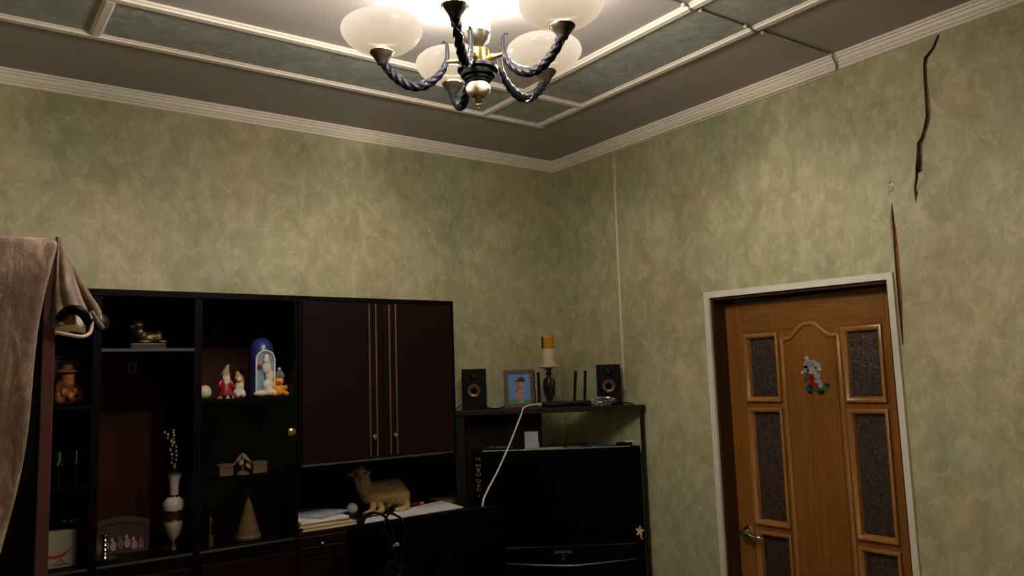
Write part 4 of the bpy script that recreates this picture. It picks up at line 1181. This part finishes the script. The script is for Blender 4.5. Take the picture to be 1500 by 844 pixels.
TZ0, TZ1 = 0.65, 1.358
t = thing('television', 'large black television filling the corner stand', 'television', S(0.52, 0.15, TZ0))
A0, A1 = 0.092, 0.952
bm = B()
nn = 16
front = [(A0 + (A1 - A0) * i / nn, 0.022 - 0.020 * sin(PI * i / nn)) for i in range(nn + 1)]
backp = [(0.90, 0.075), (0.76, 0.22), (0.66, 0.28), (0.50, 0.28), (0.465, 0.10), (0.14, 0.09)]
ring = front + backp
prism(bm, [S(a, b, TZ0) for a, b in ring], (0, 0, TZ1 - TZ0))
obj('cabinet_shell', bm, 'gloss', t)
# bright front edge of the top, screen, lower lip
obj('top_edge', tube(B(), [S(a, b - 0.002, TZ1 - 0.001) for a, b in front[1:-1]], 0.0032, 6), M.setdefault('tvedge', mat('silver_edge', srgb(150, 146, 140), 0.35, 0.3, var=0.15)), t, 60)
bm = B()
nf = [(A0 + 0.10 + (A1 - A0 - 0.15) * i / nn, 0.016 - 0.020 * sin(PI * (0.10 + 0.85 * i / nn))) for i in range(nn + 1)]
g = [[bm.verts.new(S(a, b - 0.001, z)) for z in (0.885, TZ1 - 0.05)] for a, b in nf]
g2 = [[bm.verts.new(S(a, b + 0.004, z)) for z in (0.885, TZ1 - 0.05)] for a, b in nf]
for i in range(nn):
    bm.faces.new((g[i][0], g[i + 1][0], g[i + 1][1], g[i][1]))
    bm.faces.new((g[i][0], g2[i][0], g2[i + 1][0], g[i + 1][0]))
    bm.faces.new((g[i][1], g[i + 1][1], g2[i + 1][1], g2[i][1]))
obj('screen', bm, 'screen', t)
M['tvline'] = mat('dim_bezel_line', (0.035, 0.035, 0.037), 0.4, var=0.1)
M['tvarc'] = mat('bluish_silver', srgb(150, 154, 178), 0.3, 0.5, var=0.1)
obj('bezel_line', tube(B(), [S(0.25 + 0.66 * i / 10, 0.0 + 0.004 * abs(i - 5) / 5 - 0.002, 0.874 + 0.001 * i / 10) for i in range(11)], 0.002, 6), 'tvline', t, 60)
obj('silver_arc', tube(B(), [S(0.25 + 0.66 * i / 20, -0.001 + 0.006 * abs(i - 10) / 10, 0.777 + 0.022 * (abs(i - 10) / 10) ** 1.4 + 0.003 * i / 20) for i in range(21)], lambda q: 0.0008 + 0.0034 * sin(PI * q) ** 2, 8), 'tvarc', t, 60)
FM = Matrix(((SU.x, 0, -SN.x, 0), (SU.y, 0, -SN.y, 0), (0, 1, 0, 0), (0, 0, 0, 1)))
text('brand_lettering', 'SAMSUNG', 0.020, Matrix.Translation(S(0.535, 0.000, 0.845)) @ FM, 'sgrey', t)
obj('power_light', xform(box(B(), (0.530, -0.003, 0.826), (0.542, 0.0, 0.829)), SM), 'sgrey', t)
obj('power_light', xform(box(B(), (0.528, -0.003, 0.811), (0.540, 0.0, 0.814)), SM), 'sgrey', t)
# column of small printed marks at the left of the front
zz = 1.318
for s in ('H', '', 'N', 'B', 'O', '', 'O', 'E', 'C'):
    if s:
        text('printed_mark', s, 0.030, Matrix.Translation(S(0.119, 0.0135, zz)) @ FM @ Matrix.Diagonal((1.15, 0.72, 1, 1)), 'sgrey', t, 0.0006)
        zz -= 0.0215
    else:
        zz -= 0.012
text('printed_mark', 'x', 0.014, Matrix.Translation(S(0.119, 0.0135, 1.135)) @ FM, 'sgrey', t)
text('printed_mark', 'i', 0.016, Matrix.Translation(S(0.345, 0.005, 1.322)) @ FM, 'tvline', t)
# flower-shaped sticker
fs = thing('flower_sticker', 'peach flower sticker at the lower right of the television', 'sticker', S(0.925, -0.001, 0.915))
bm = B()
fc = (0.925, 0.935)
fl = []
for i in range(20):
    r = 0.026 if i % 4 < 2 else 0.014
    an = 2 * PI * i / 20
    fl.append(S(fc[0] + r * 0.8 * cos(an), 0.0005, fc[1] + r * sin(an)))
obj('petals', prism(bm, fl, tuple(-SN * 0.0012)), 'peach', fs)
obj('stem_leaf', prism(B(), [S(0.925, -0.0002, 0.915), S(0.936, -0.0002, 0.908), S(0.942, -0.0002, 0.895), S(0.933, -0.0002, 0.893), S(0.926, -0.0002, 0.903)], tuple(-SN * 0.0012)), 'bead', fs)

# things lying on top of the television
TT = TZ1
t = thing('white_box', 'small white open box standing on the television', 'box', S(0.40, 0.06, TT))
obj('upright_panel', xform(box(B(), (0.362, 0.080, TT), (0.432, 0.086, TT + 0.085), 0.001), SM), 'paper2', t)
obj('flap', xform(box(B(), (0.362, 0.030, TT), (0.432, 0.080, TT + 0.004)), SM), 'paper2', t)
obj('side_panel', xform(box(B(), (0.432, 0.030, TT), (0.436, 0.086, TT + 0.03)), SM), 'paper2', t)
def flat(name, label, cat, a, b, wa, wb, rot, m, th=0.003):
    t = thing(name, label, cat, S(a, b, TT))
    o = obj('sheet', xform(box(B(), (-wa / 2, -wb / 2, TT), (wa / 2, wb / 2, TT + th), th / 5), SM @ Matrix.Translation((a, b, 0)) @ Matrix.Rotation(rot, 4, 'Z')), m, t)
    o2 = obj('fold', xform(box(B(), (-wa / 2, -0.001, TT + th), (wa / 2 * 0.6, 0.002, TT + th + 0.001)), SM @ Matrix.Translation((a, b, 0)) @ Matrix.Rotation(rot, 4, 'Z')), m, t)
flat('letter', 'white letter lying before the box on the television', 'paper', 0.50, 0.055, 0.12, 0.05, 0.1, 'paper2')
flat('receipt', 'narrow pale slip on the television beside the letter', 'paper', 0.62, 0.070, 0.07, 0.03, -0.2, 'bead')
flat('blue_folder', 'blue plastic folder lying on the television', 'folder', 0.755, 0.085, 0.13, 0.09, 0.25, 'teal', 0.005)
t = thing('remote_control', 'dark remote control at the left of the television top', 'remote', S(0.22, 0.075, TT))
obj('body', xform(box(B(), (0.16, 0.062, TT), (0.30, 0.094, TT + 0.014), 0.005), SM), 'plastic', t)
for i in range(6):
    obj('button', xform(box(B(), (0.175 + i * 0.019, 0.072, TT + 0.013), (0.184 + i * 0.019, 0.081, TT + 0.016), 0.001), SM), 'sgrey', t)
t = thing('set_top_box', 'small silver and black receiver on the right of the television', 'receiver', S(0.885, 0.045, TT))
obj('body', xform(box(B(), (0.835, 0.030, TT), (0.915, 0.072, TT + 0.018), 0.003), SM), 'plastic', t)
obj('lid', xform(box(B(), (0.875, 0.028, TT + 0.018), (0.925, 0.066, TT + 0.024), 0.002), SM), 'white', t)

# things on the top shelf
def speaker(a0, b0, rot, label):
    W_, H_, D_ = 0.124, 0.212, 0.10
    t = thing('loudspeaker', label, 'speaker', S(a0 + W_ / 2, b0 + D_ / 2, ST), 'bookshelf speakers')
    mt = SM @ Matrix.Translation((a0 + W_ / 2, b0 + D_ / 2, 0)) @ Matrix.Rotation(rot, 4, 'Z')
    obj('cabinet', xform(box(B(), (-W_ / 2, -D_ / 2, ST), (W_ / 2, D_ / 2, ST + H_), 0.003), mt), 'rubber', t)
    ax = (mt.to_3x3() @ Matrix.Rotation(PI / 2, 3, 'X'))
    def fp(x, z):
        return mt @ Vector((x, -D_ / 2, ST + z))
    obj('front_panel', xform(box(B(), (-W_ / 2 + 0.004, -D_ / 2 - 0.003, ST + 0.004), (W_ / 2 - 0.004, -D_ / 2, ST + H_ - 0.004), 0.001), mt), 'plastic', t)
    cone = obj('woofer', lathe(B(), [(0.032, 0.002), (0.033, 0.008), (0.030, 0.010), (0.026, 0.007), (0.014, 0.001), (0, 0.001)], fp(0, 0.100), 28, False, ax), 'cone', t, 60)
    obj('surround', lathe(B(), [(0.033, 0.002), (0.042, 0.002), (0.042, 0.006), (0.038, 0.008), (0.033, 0.006)], fp(0, 0.100), 28, False, ax), 'rubber', t, 60)
    obj('dust_cap', ball(B(), fp(0, 0.100) - SN * 0.003, (0.0165, 0.0165, 0.0165), 14, 10), 'rubber', t, 180)
    tw = obj('tweeter', lathe(B(), [(0, 0.006), (0.007, 0.008), (0.014, 0.006), (0.016, 0.004), (0.017, 0.003), (0, 0.003)], fp(0, 0.172), 20, False, ax), 'sgrey' if False else 'plastic', t, 60)
    obj('tweeter_dome', ball(B(), fp(0, 0.172) - SN * 0.006, 0.006, 10, 8), 'tvline', t, 180)
    return t
speaker(0.046, 0.012, 0.0, 'small black speaker at the cabinet end of the top shelf')
speaker(0.752, 0.035, -0.12, 'small black speaker next to the wall cable and plastic bag')

# photo frame, leaning back
t = thing('photo_frame', 'brown framed colour photograph between speaker and router', 'picture frame', S(0.345, 0.06, ST))
fm = SM @ Matrix.Translation((0.345, 0.055, ST)) @ Matrix.Rotation(0.16, 4, 'Z') @ Matrix.Rotation(-0.10, 4, 'X')
FWd, FHt = 0.158, 0.202
for lo, hi in (((-FWd / 2, -0.006, 0.003), (-FWd / 2 + 0.020, 0.010, FHt)), ((FWd / 2 - 0.020, -0.006, 0.003), (FWd / 2, 0.010, FHt)), ((-FWd / 2 + 0.020, -0.006, FHt - 0.022), (FWd / 2 - 0.020, 0.010, FHt)), ((-FWd / 2 + 0.020, -0.006, 0.003), (FWd / 2 - 0.020, 0.010, 0.022))):
    obj('frame_bar', xform(box(B(), lo, hi, 0.003), fm), 'frame', t)
for i in range(11):
    obj('rope_edge', xform(ball(B(), (FWd / 2 + 0.004, 0.012, 0.012 + i * 0.0178), (0.006, 0.006, 0.009), 8, 6), fm), 'bronze', t, 180)
ph = obj('photo_print', xform(box(B(), (-FWd / 2 + 0.019, 0.0, 0.020), (FWd / 2 - 0.019, 0.004, FHt - 0.020)), fm), 'sky', t)
obj('printed_grass', xform(box(B(), (-FWd / 2 + 0.020, -0.001, 0.021), (FWd / 2 - 0.020, 0.001, 0.045)), fm), 'grass', ph)
def pblob(nm, es, m):
    bm = B()
    for x, z, rx, rz in es:
        prism(bm, [(x + rx * cos(2 * PI * i / 12), -0.0012, z + rz * sin(2 * PI * i / 12)) for i in range(12)], (0, 0.0008, 0))
    xform(bm, fm)
    obj(nm, bm, m, ph)
pblob('printed_person', [(0.004, 0.075, 0.015, 0.045), (0.006, 0.120, 0.018, 0.018)], 'pink')
pblob('printed_hat', [(0.012, 0.152, 0.018, 0.012), (0.002, 0.143, 0.026, 0.006)], 'photo_dk')
pblob('printed_shirt', [(-0.014, 0.110, 0.012, 0.026), (-0.016, 0.080, 0.008, 0.022)], 'photo_lt')
pblob('printed_scarf', [(0.020, 0.142, 0.016, 0.007)], 'red')
pblob('printed_shoes', [(0.008, 0.033, 0.016, 0.008)], 'photo_lt')
obj('easel_strut', xform(box(B(), (-0.02, 0.010, 0.06), (0.02, 0.013, 0.16)), fm), 'frame', t)

# candle on a carved stand
kc = S(0.504, 0.130, ST)
t = thing('candle_stand', 'dark carved candle stand with a white plate', 'candlestick', kc)
lat('carved_stem', [(0, 0), (0.030, 0), (0.030, 0.010), (0.018, 0.020), (0.015, 0.040), (0.022, 0.058), (0.028, 0.090), (0.029, 0.120), (0.025, 0.146), (0.012, 0.160), (0.011, 0.168), (0.020, 0.176), (0.012, 0.184), (0.011, 0.192), (0.020, 0.199), (0.013, 0.205), (0, 0.205)], kc, 'bronze', t, 24, 60)
for i in range(9):
    a = 2 * PI * i / 9
    obj('carved_rib', tube(B(), spline([kc + Vector((0.021 * cos(a), 0.021 * sin(a), 0.055)), kc + Vector((0.029 * cos(a + .25), 0.029 * sin(a + .25), 0.090)), kc + Vector((0.030 * cos(a + .5), 0.030 * sin(a + .5), 0.120)), kc + Vector((0.024 * cos(a + .75), 0.024 * sin(a + .75), 0.148))], 5), 0.0042, 6), 'dkbase', t, 60)
lat('plate', [(0, 0.203), (0.034, 0.203), (0.052, 0.208), (0.055, 0.214), (0.053, 0.221), (0.040, 0.222), (0, 0.219)], kc, 'wax', t, 32, 50)
t = thing('candle', 'thick candle, amber above and white below, on the stand', 'candle', kc + Vector((0, 0, 0.2195)))
lat('wax_body', [(0, 0), (0.028, 0), (0.031, 0.006), (0.032, 0.012), (0.031, 0.088), (0, 0.088)], kc + Vector((0, 0, 0.2195)), 'wax', t, 28, 50)
lat('amber_top', [(0, 0.0885), (0.0315, 0.0885), (0.0325, 0.094), (0.0325, 0.148), (0.029, 0.157), (0.020, 0.159), (0, 0.156)], kc + Vector((0, 0, 0.2195)), 'amberwax', t, 28, 50)
lat('dark_label', [(0.0326, 0.095), (0.0335, 0.096), (0.0335, 0.15), (0.0326, 0.151)], kc + Vector((0, 0, 0.2195)), 'amberwax', t, 28)
bm = B()
for j in range(2):
    pass
c0 = kc + Vector((0, 0, 0.2195))
vv = []
for i in range(9):
    a = math.radians(190 - 8 * 6 + i * 6)
    dirv = (SU * -1).to_2d()
    a0 = math.atan2(-SU.y, -SU.x) + math.radians(-10 + i * 7)
    vv.append((c0.x + 0.0338 * cos(a0), c0.y + 0.0338 * sin(a0)))
lo_ = [bm.verts.new((x, y, c0.z + 0.090)) for x, y in vv]
hi_ = [bm.verts.new((x, y, c0.z + 0.152)) for x, y in vv]
for i in range(8):
    bm.faces.new((lo_[i], lo_[i + 1], hi_[i + 1], hi_[i]))
obj('dark_strip', bm, 'dkbase', t, 60)
bm = B()
for i in range(8):
    a = i * 0.8
    ball(bm, c0 + Vector((0.030 * cos(a), 0.030 * sin(a), 0.006)), (0.008, 0.008, 0.006), 8, 6)
obj('wax_drips', bm, 'wax', t, 180)

# router with three antennas
t = thing('router', 'flat black router with three upright antennas', 'router', S(0.585, 0.055, ST))
sbox('body', (0.455, 0.012, ST + 0.003), (0.712, 0.084, ST + 0.030), 'plastic', t, 0.008)
sbox('foot', (0.47, 0.02, ST), (0.50, 0.08, ST + 0.004), 'rubber', t)
sbox('foot', (0.67, 0.02, ST), (0.70, 0.08, ST + 0.004), 'rubber', t)
for a, ln in ((0.446, 0.0), (0.628, -0.020), (0.682, -0.016)):
    an = obj('antenna', xform(box(B(), (a - 0.0075, 0.078, ST + 0.022), (a + 0.0075, 0.088, ST + 0.185), 0.003), SM @ Matrix.Translation((a, 0, ST)) @ Matrix.Rotation(-ln * 4, 4, 'Y') @ Matrix.Translation((-a, 0, -ST))), 'rubber', t)
    obj('hinge', tube(B(), [S(a - 0.009, 0.083, ST + 0.020), S(a, 0.083, ST + 0.020), S(a + 0.009, 0.083, ST + 0.020)], 0.007, 10), 'plastic', an, 40)
for i in range(5):
    obj('status_light', xform(box(B(), (0.49 + i * 0.016, 0.0115, ST + 0.014), (0.494 + i * 0.016, 0.0125, ST + 0.017)), SM), 'sgrey', t)

# crumpled clear bag
random.seed(5)
t = thing('plastic_bag', 'crumpled clear plastic bag before the right speaker', 'bag', S(0.78, -0.0, ST))
bm = B()
ball(bm, S(0.775, 0.018, ST + 0.022), (0.062, 0.020, 0.024), 22, 14, SM.to_3x3().to_4x4())
for v in bm.verts:
    d = v.co - S(0.775, 0.018, ST + 0.022)
    k = 1 + random.uniform(-0.24, 0.22)
    v.co = S(0.775, 0.018, ST + 0.022) + d * k
    v.co.z = max(v.co.z, ST + 0.001)
obj('film', bm, 'bag', t)
bm = B()
ball(bm, S(0.722, 0.005, ST + 0.030), (0.014, 0.010, 0.010), 12, 8)
for v in bm.verts:
    v.co += Vector((random.uniform(-.004, .004), random.uniform(-.004, .004), random.uniform(-.004, .004)))
obj('twisted_end', bm, 'foil', t)
bm = B()
for j in range(4):
    p0 = S(0.735 + 0.022 * j, -0.004, ST + 0.004)
    tube(bm, spline([p0, p0 + SU * 0.012 + Vector((0, 0, 0.020)), p0 + SU * 0.030 + Vector((0, 0, 0.012 + 0.006 * j))], 4), 0.0012, 5)
obj('crease', bm, 'foil', t)

# cables on and under the shelf
t = tag(obj('speaker_cable', tube(B(), spline([S(0.168, 0.06, ST + 0.012), S(0.195, 0.03, ST + 0.006), S(0.225, 0.02, ST + 0.005), S(0.262, 0.05, ST + 0.014), S(0.285, 0.085, ST + 0.030)], 8), 0.003, 8), 'rubber', None, 60), 'black cable looping between left speaker and photo frame', 'cable')
t = tag(obj('speaker_cable', tube(B(), spline([S(0.040, 0.05, ST + 0.028), S(0.022, 0.03, ST + 0.016), S(0.006, 0.02, ST + 0.006), S(0.000, 0.03, ST + 0.005)], 8), 0.003, 8), 'rubber', None, 60), 'short black cable end left of the cabinet-side speaker', 'cable')
t = tag(obj('speaker_cable', tube(B(), spline([S(0.850, 0.02, ST + 0.005), S(0.885, 0.012, ST + 0.012), S(0.905, 0.02, ST + 0.010), S(0.930, 0.03, ST + 0.005)], 8), 0.0036, 8), 'rubber', None, 60), 'short black cable on the shelf right of the plastic bag', 'cable')
t = tag(obj('hanging_wire', tube(B(), spline([S(0.722, 0.115, ST + 0.01), S(0.722, 0.145, ST - 0.03), S(0.716, 0.165, ST - 0.12), S(0.710, 0.170, ST - 0.206)], 8), 0.0016, 6), 'dcable', None, 60), 'thin grey wire hanging behind the top shelf', 'cable')
nc = thing('network_cable', 'white network cable running from router down behind the monitor', 'cable', S(0.44, 0.0, ST))
obj('cable_run', tube(B(), spline([S(0.452, 0.030, ST + 0.018), S(0.430, 0.016, ST + 0.019), S(0.395, -0.005, ST + 0.018), S(0.360, -0.022, ST + 0.004), (-0.560, -0.345, 1.545), (-0.600, -0.375, 1.515), (-0.74, -0.485, 1.415), (-0.90, -0.61, 1.315), (-1.03, -0.705, 1.240), (-1.072, -0.735, 1.20), (-1.085, -0.742, 1.12), (-1.085, -0.742, 0.90), (-1.085, -0.735, 0.745)], 8), 0.0042, 8), 'white', nc, 60)
obj('plug', xform(box(B(), (0.437, 0.022, ST + 0.012), (0.457, 0.036, ST + 0.025), 0.002), SM), 'white', nc)

# ------------------------------------------------------------------ wardrobe at the left with the blanket
WX, WY0, WY1, WT = -2.742, -1.395, -0.82, 2.084
t = thing('wardrobe', 'dark wardrobe with a red-brown edge under the brown blanket', 'wardrobe', (-3.08, -1.1, 0))
obj('side_panel', box(B(), (XL + 0.01, WY0, 0), (WX - 0.028, WY0 + 0.018, WT)), 'black', t)
obj('edge_stile', box(B(), (WX - 0.028, WY0 - 0.004, 0), (WX, WY0 + 0.020, WT + 0.002), 0.003), 'redtrim', t)
obj('side_panel', box(B(), (XL + 0.01, WY1 - 0.018, 0), (WX - 0.02, WY1, WT)), 'black', t)
obj('top_panel', box(B(), (XL + 0.01, WY0 + 0.018, WT - 0.02), (WX - 0.02, WY1 - 0.018, WT)), 'black', t)
obj('back_panel', box(B(), (XL + 0.01, WY0 + 0.018, 0), (XL + 0.02, WY1 - 0.018, WT - 0.02)), 'black', t)
for y0, y1 in ((WY0 + 0.022, (WY0 + WY1) / 2 - 0.002), ((WY0 + WY1) / 2 + 0.002, WY1)):
    d = obj('wardrobe_door', box(B(), (WX - 0.02, y0, 0.06), (WX - 0.002, y1, WT - 0.003), 0.003), 'mahog', t)
    obj('knob', ball(B(), (WX + 0.008, y0 + 0.24 if y0 < -1.2 else y0 + 0.05, 1.05), 0.012), 'brass', d, 180)

t = thing('blanket', 'brown plush blanket draped over the wardrobe corner', 'blanket', (-2.95, -1.42, 1.3))
def edge_x(z):
    # the slanting free edge of the flap hanging on the camera side
    return -2.7425 + (z - 2.095) * 0.1335 - 0.010 * sin((2.09 - z) * 9)
def front_flap(u, v):
    # v: 0 top back .. 0.25 fold over the top .. 1 bottom; u: 0 left .. 1 free edge
    if v < 0.18:
        q = v / 0.18
        x = -3.38 + (-2.752 + 3.38) * u
        yy = WY0 + 0.30 - q * 0.30
        z = WT + 0.010 + 0.004 * sin(9 * x + 4 * yy) + 0.006 * q
        return (x, yy, z)
    q = (v - 0.18) / 0.82
    z = WT + 0.016 - q * 1.15
    z += (0.0 if q > 0.03 else 0.0)
    ex = edge_x(z)
    x = -3.38 + (ex + 3.38) * u
    fold = 0.016 * sin(22 * x + 3 * q) * min(1, q * 3) + 0.008 * sin(55 * x - 6 * q) * min(1, q * 2)
    yy = WY0 - 0.016 * min(1, q * 14) - 0.012 - fold * 0.8 - 0.02 * q
    # rolled hem at the free edge
    if u > 0.965:
        yy -= 0.006
    return (x, yy, z)
bm = grid(B(), front_flap, 46, 70)
o = obj('side_flap', bm, 'blanket', t, 180)
sd = o.modifiers.new('thick', 'SOLIDIFY')
sd.thickness = 0.010
sd.offset = 0
sb = o.modifiers.new('sub', 'SUBSURF')
sb.levels = 1
sb.render_levels = 1
# flap that falls off the corner to the right and bulges out over the wardrobe front
sil = [(-2.728, 2.103), (-2.710, 2.092), (-2.690, 2.055), (-2.672, 2.015), (-2.652, 1.975), (-2.634, 1.940), (-2.628, 1.910)]
SIL = spline([(a, 0, b) for a, b in sil], 6)
def front_curve(v):
    f = v * (len(SIL) - 1)
    i = min(int(f), len(SIL) - 2)
    return SIL[i].lerp(SIL[i + 1], f - i)
def corner_flap(u, v):
    # u: 0 at the wardrobe edge .. 1 at the outer silhouette ; v: top .. hem
    p = front_curve(v)
    x0 = WX - 0.004
    z = p.z - (1 - u) * 0.030 * v + (0.0 if v < 0.9 else 0)
    x = x0 + (p.x - x0) * u
    z = z + (1 - u) * 0.004
    fold = 0.030 * sin(8.5 * u + 1.0 + 2.0 * v) * v + 0.016 * sin(21 * u - 3 * v) * v
    yy = WY0 - 0.006 + 0.150 * u * u + fold * (0.4 + u)
    return (x, yy, z)
bm = grid(B(), corner_flap, 26, 34)
o = obj('corner_flap', bm, 'blanket', t, 180)
sd = o.modifiers.new('thick', 'SOLIDIFY')
sd.thickness = 0.009
sd.offset = 0
# outer side of the flap running back along the wardrobe front
def outer_flap(u, v):
    p = front_curve(v)
    yy = WY0 + 0.144 + 0.30 * u + 0.008 * sin(20 * u + 4 * v)
    x = p.x - (p.x - WX) * 0.55 * u * (0.4 + 0.6 * v) + 0.008 * sin(12 * u) * v
    return (x, yy, p.z + 0.004 - 0.02 * u)
o = obj('outer_flap', grid(B(), outer_flap, 20, 30), 'blanket', t, 180)
sd = o.modifiers.new('thick', 'SOLIDIFY')
sd.thickness = 0.009
sd.offset = 0
# turned-up hem
M['hem'] = mat('pale_hem', srgb(205, 188, 164), 0.9, var=0.15, scale=60, bmp=0.3)
o = obj('hem', tube(B(), spline([(WX - 0.002, WY0 - 0.010, 1.872), (-2.715, WY0 - 0.014, 1.866), (-2.685, WY0 - 0.006, 1.862), (-2.667, WY0 + 0.004, 1.872), (-2.662, WY0 + 0.01, 1.896), (-2.668, WY0 + 0.01, 1.922)], 8), 0.0045, 8), 'hem', t, 60)
def hem_lining(u, v):
    x = WX - 0.002 + 0.070 * u
    return (x, WY0 - 0.004 + 0.02 * u * u - 0.004 * sin(PI * v), 1.868 + 0.045 * v + 0.006 * sin(3 * u))
o = obj('hem_lining', grid(B(), hem_lining, 12, 8), 'hem', t, 180)
sd = o.modifiers.new('thick', 'SOLIDIFY')
sd.thickness = 0.006

t = thing('headset', 'black headset tucked into the blanket hem by the wardrobe', 'headphones', (-2.69, -1.40, 1.88))
hb = spline([(-2.738, -1.412, 1.902), (-2.722, -1.418, 1.922), (-2.703, -1.420, 1.926), (-2.685, -1.416, 1.916), (-2.672, -1.408, 1.894)], 8)
obj('headband', tube(B(), hb, lambda q: 0.0095 + 0.003 * sin(PI * q), 12), 'gloss', t, 60)
obj('ear_cup', xform(lathe(B(), [(0, -0.012), (0.018, -0.012), (0.022, -0.006), (0.022, 0.008), (0.016, 0.012), (0, 0.012)], (0, 0, 0), 24, True), Matrix.Translation((-2.632, -1.31, 1.905)) @ Matrix.Rotation(1.2, 4, 'X') @ Matrix.Rotation(0.5, 4, 'Y')), 'plastic', t, 40)
obj('boom', tube(B(), spline([(-2.672, -1.404, 1.892), (-2.655, -1.37, 1.912), (-2.640, -1.33, 1.910)], 6), 0.005, 8), 'plastic', t, 60)
obj('strap', tube(B(), spline([(-2.664, -1.385, 1.925), (-2.650, -1.375, 1.905), (-2.634, -1.36, 1.886)], 6), 0.0065, 8), 'grey', t, 60)
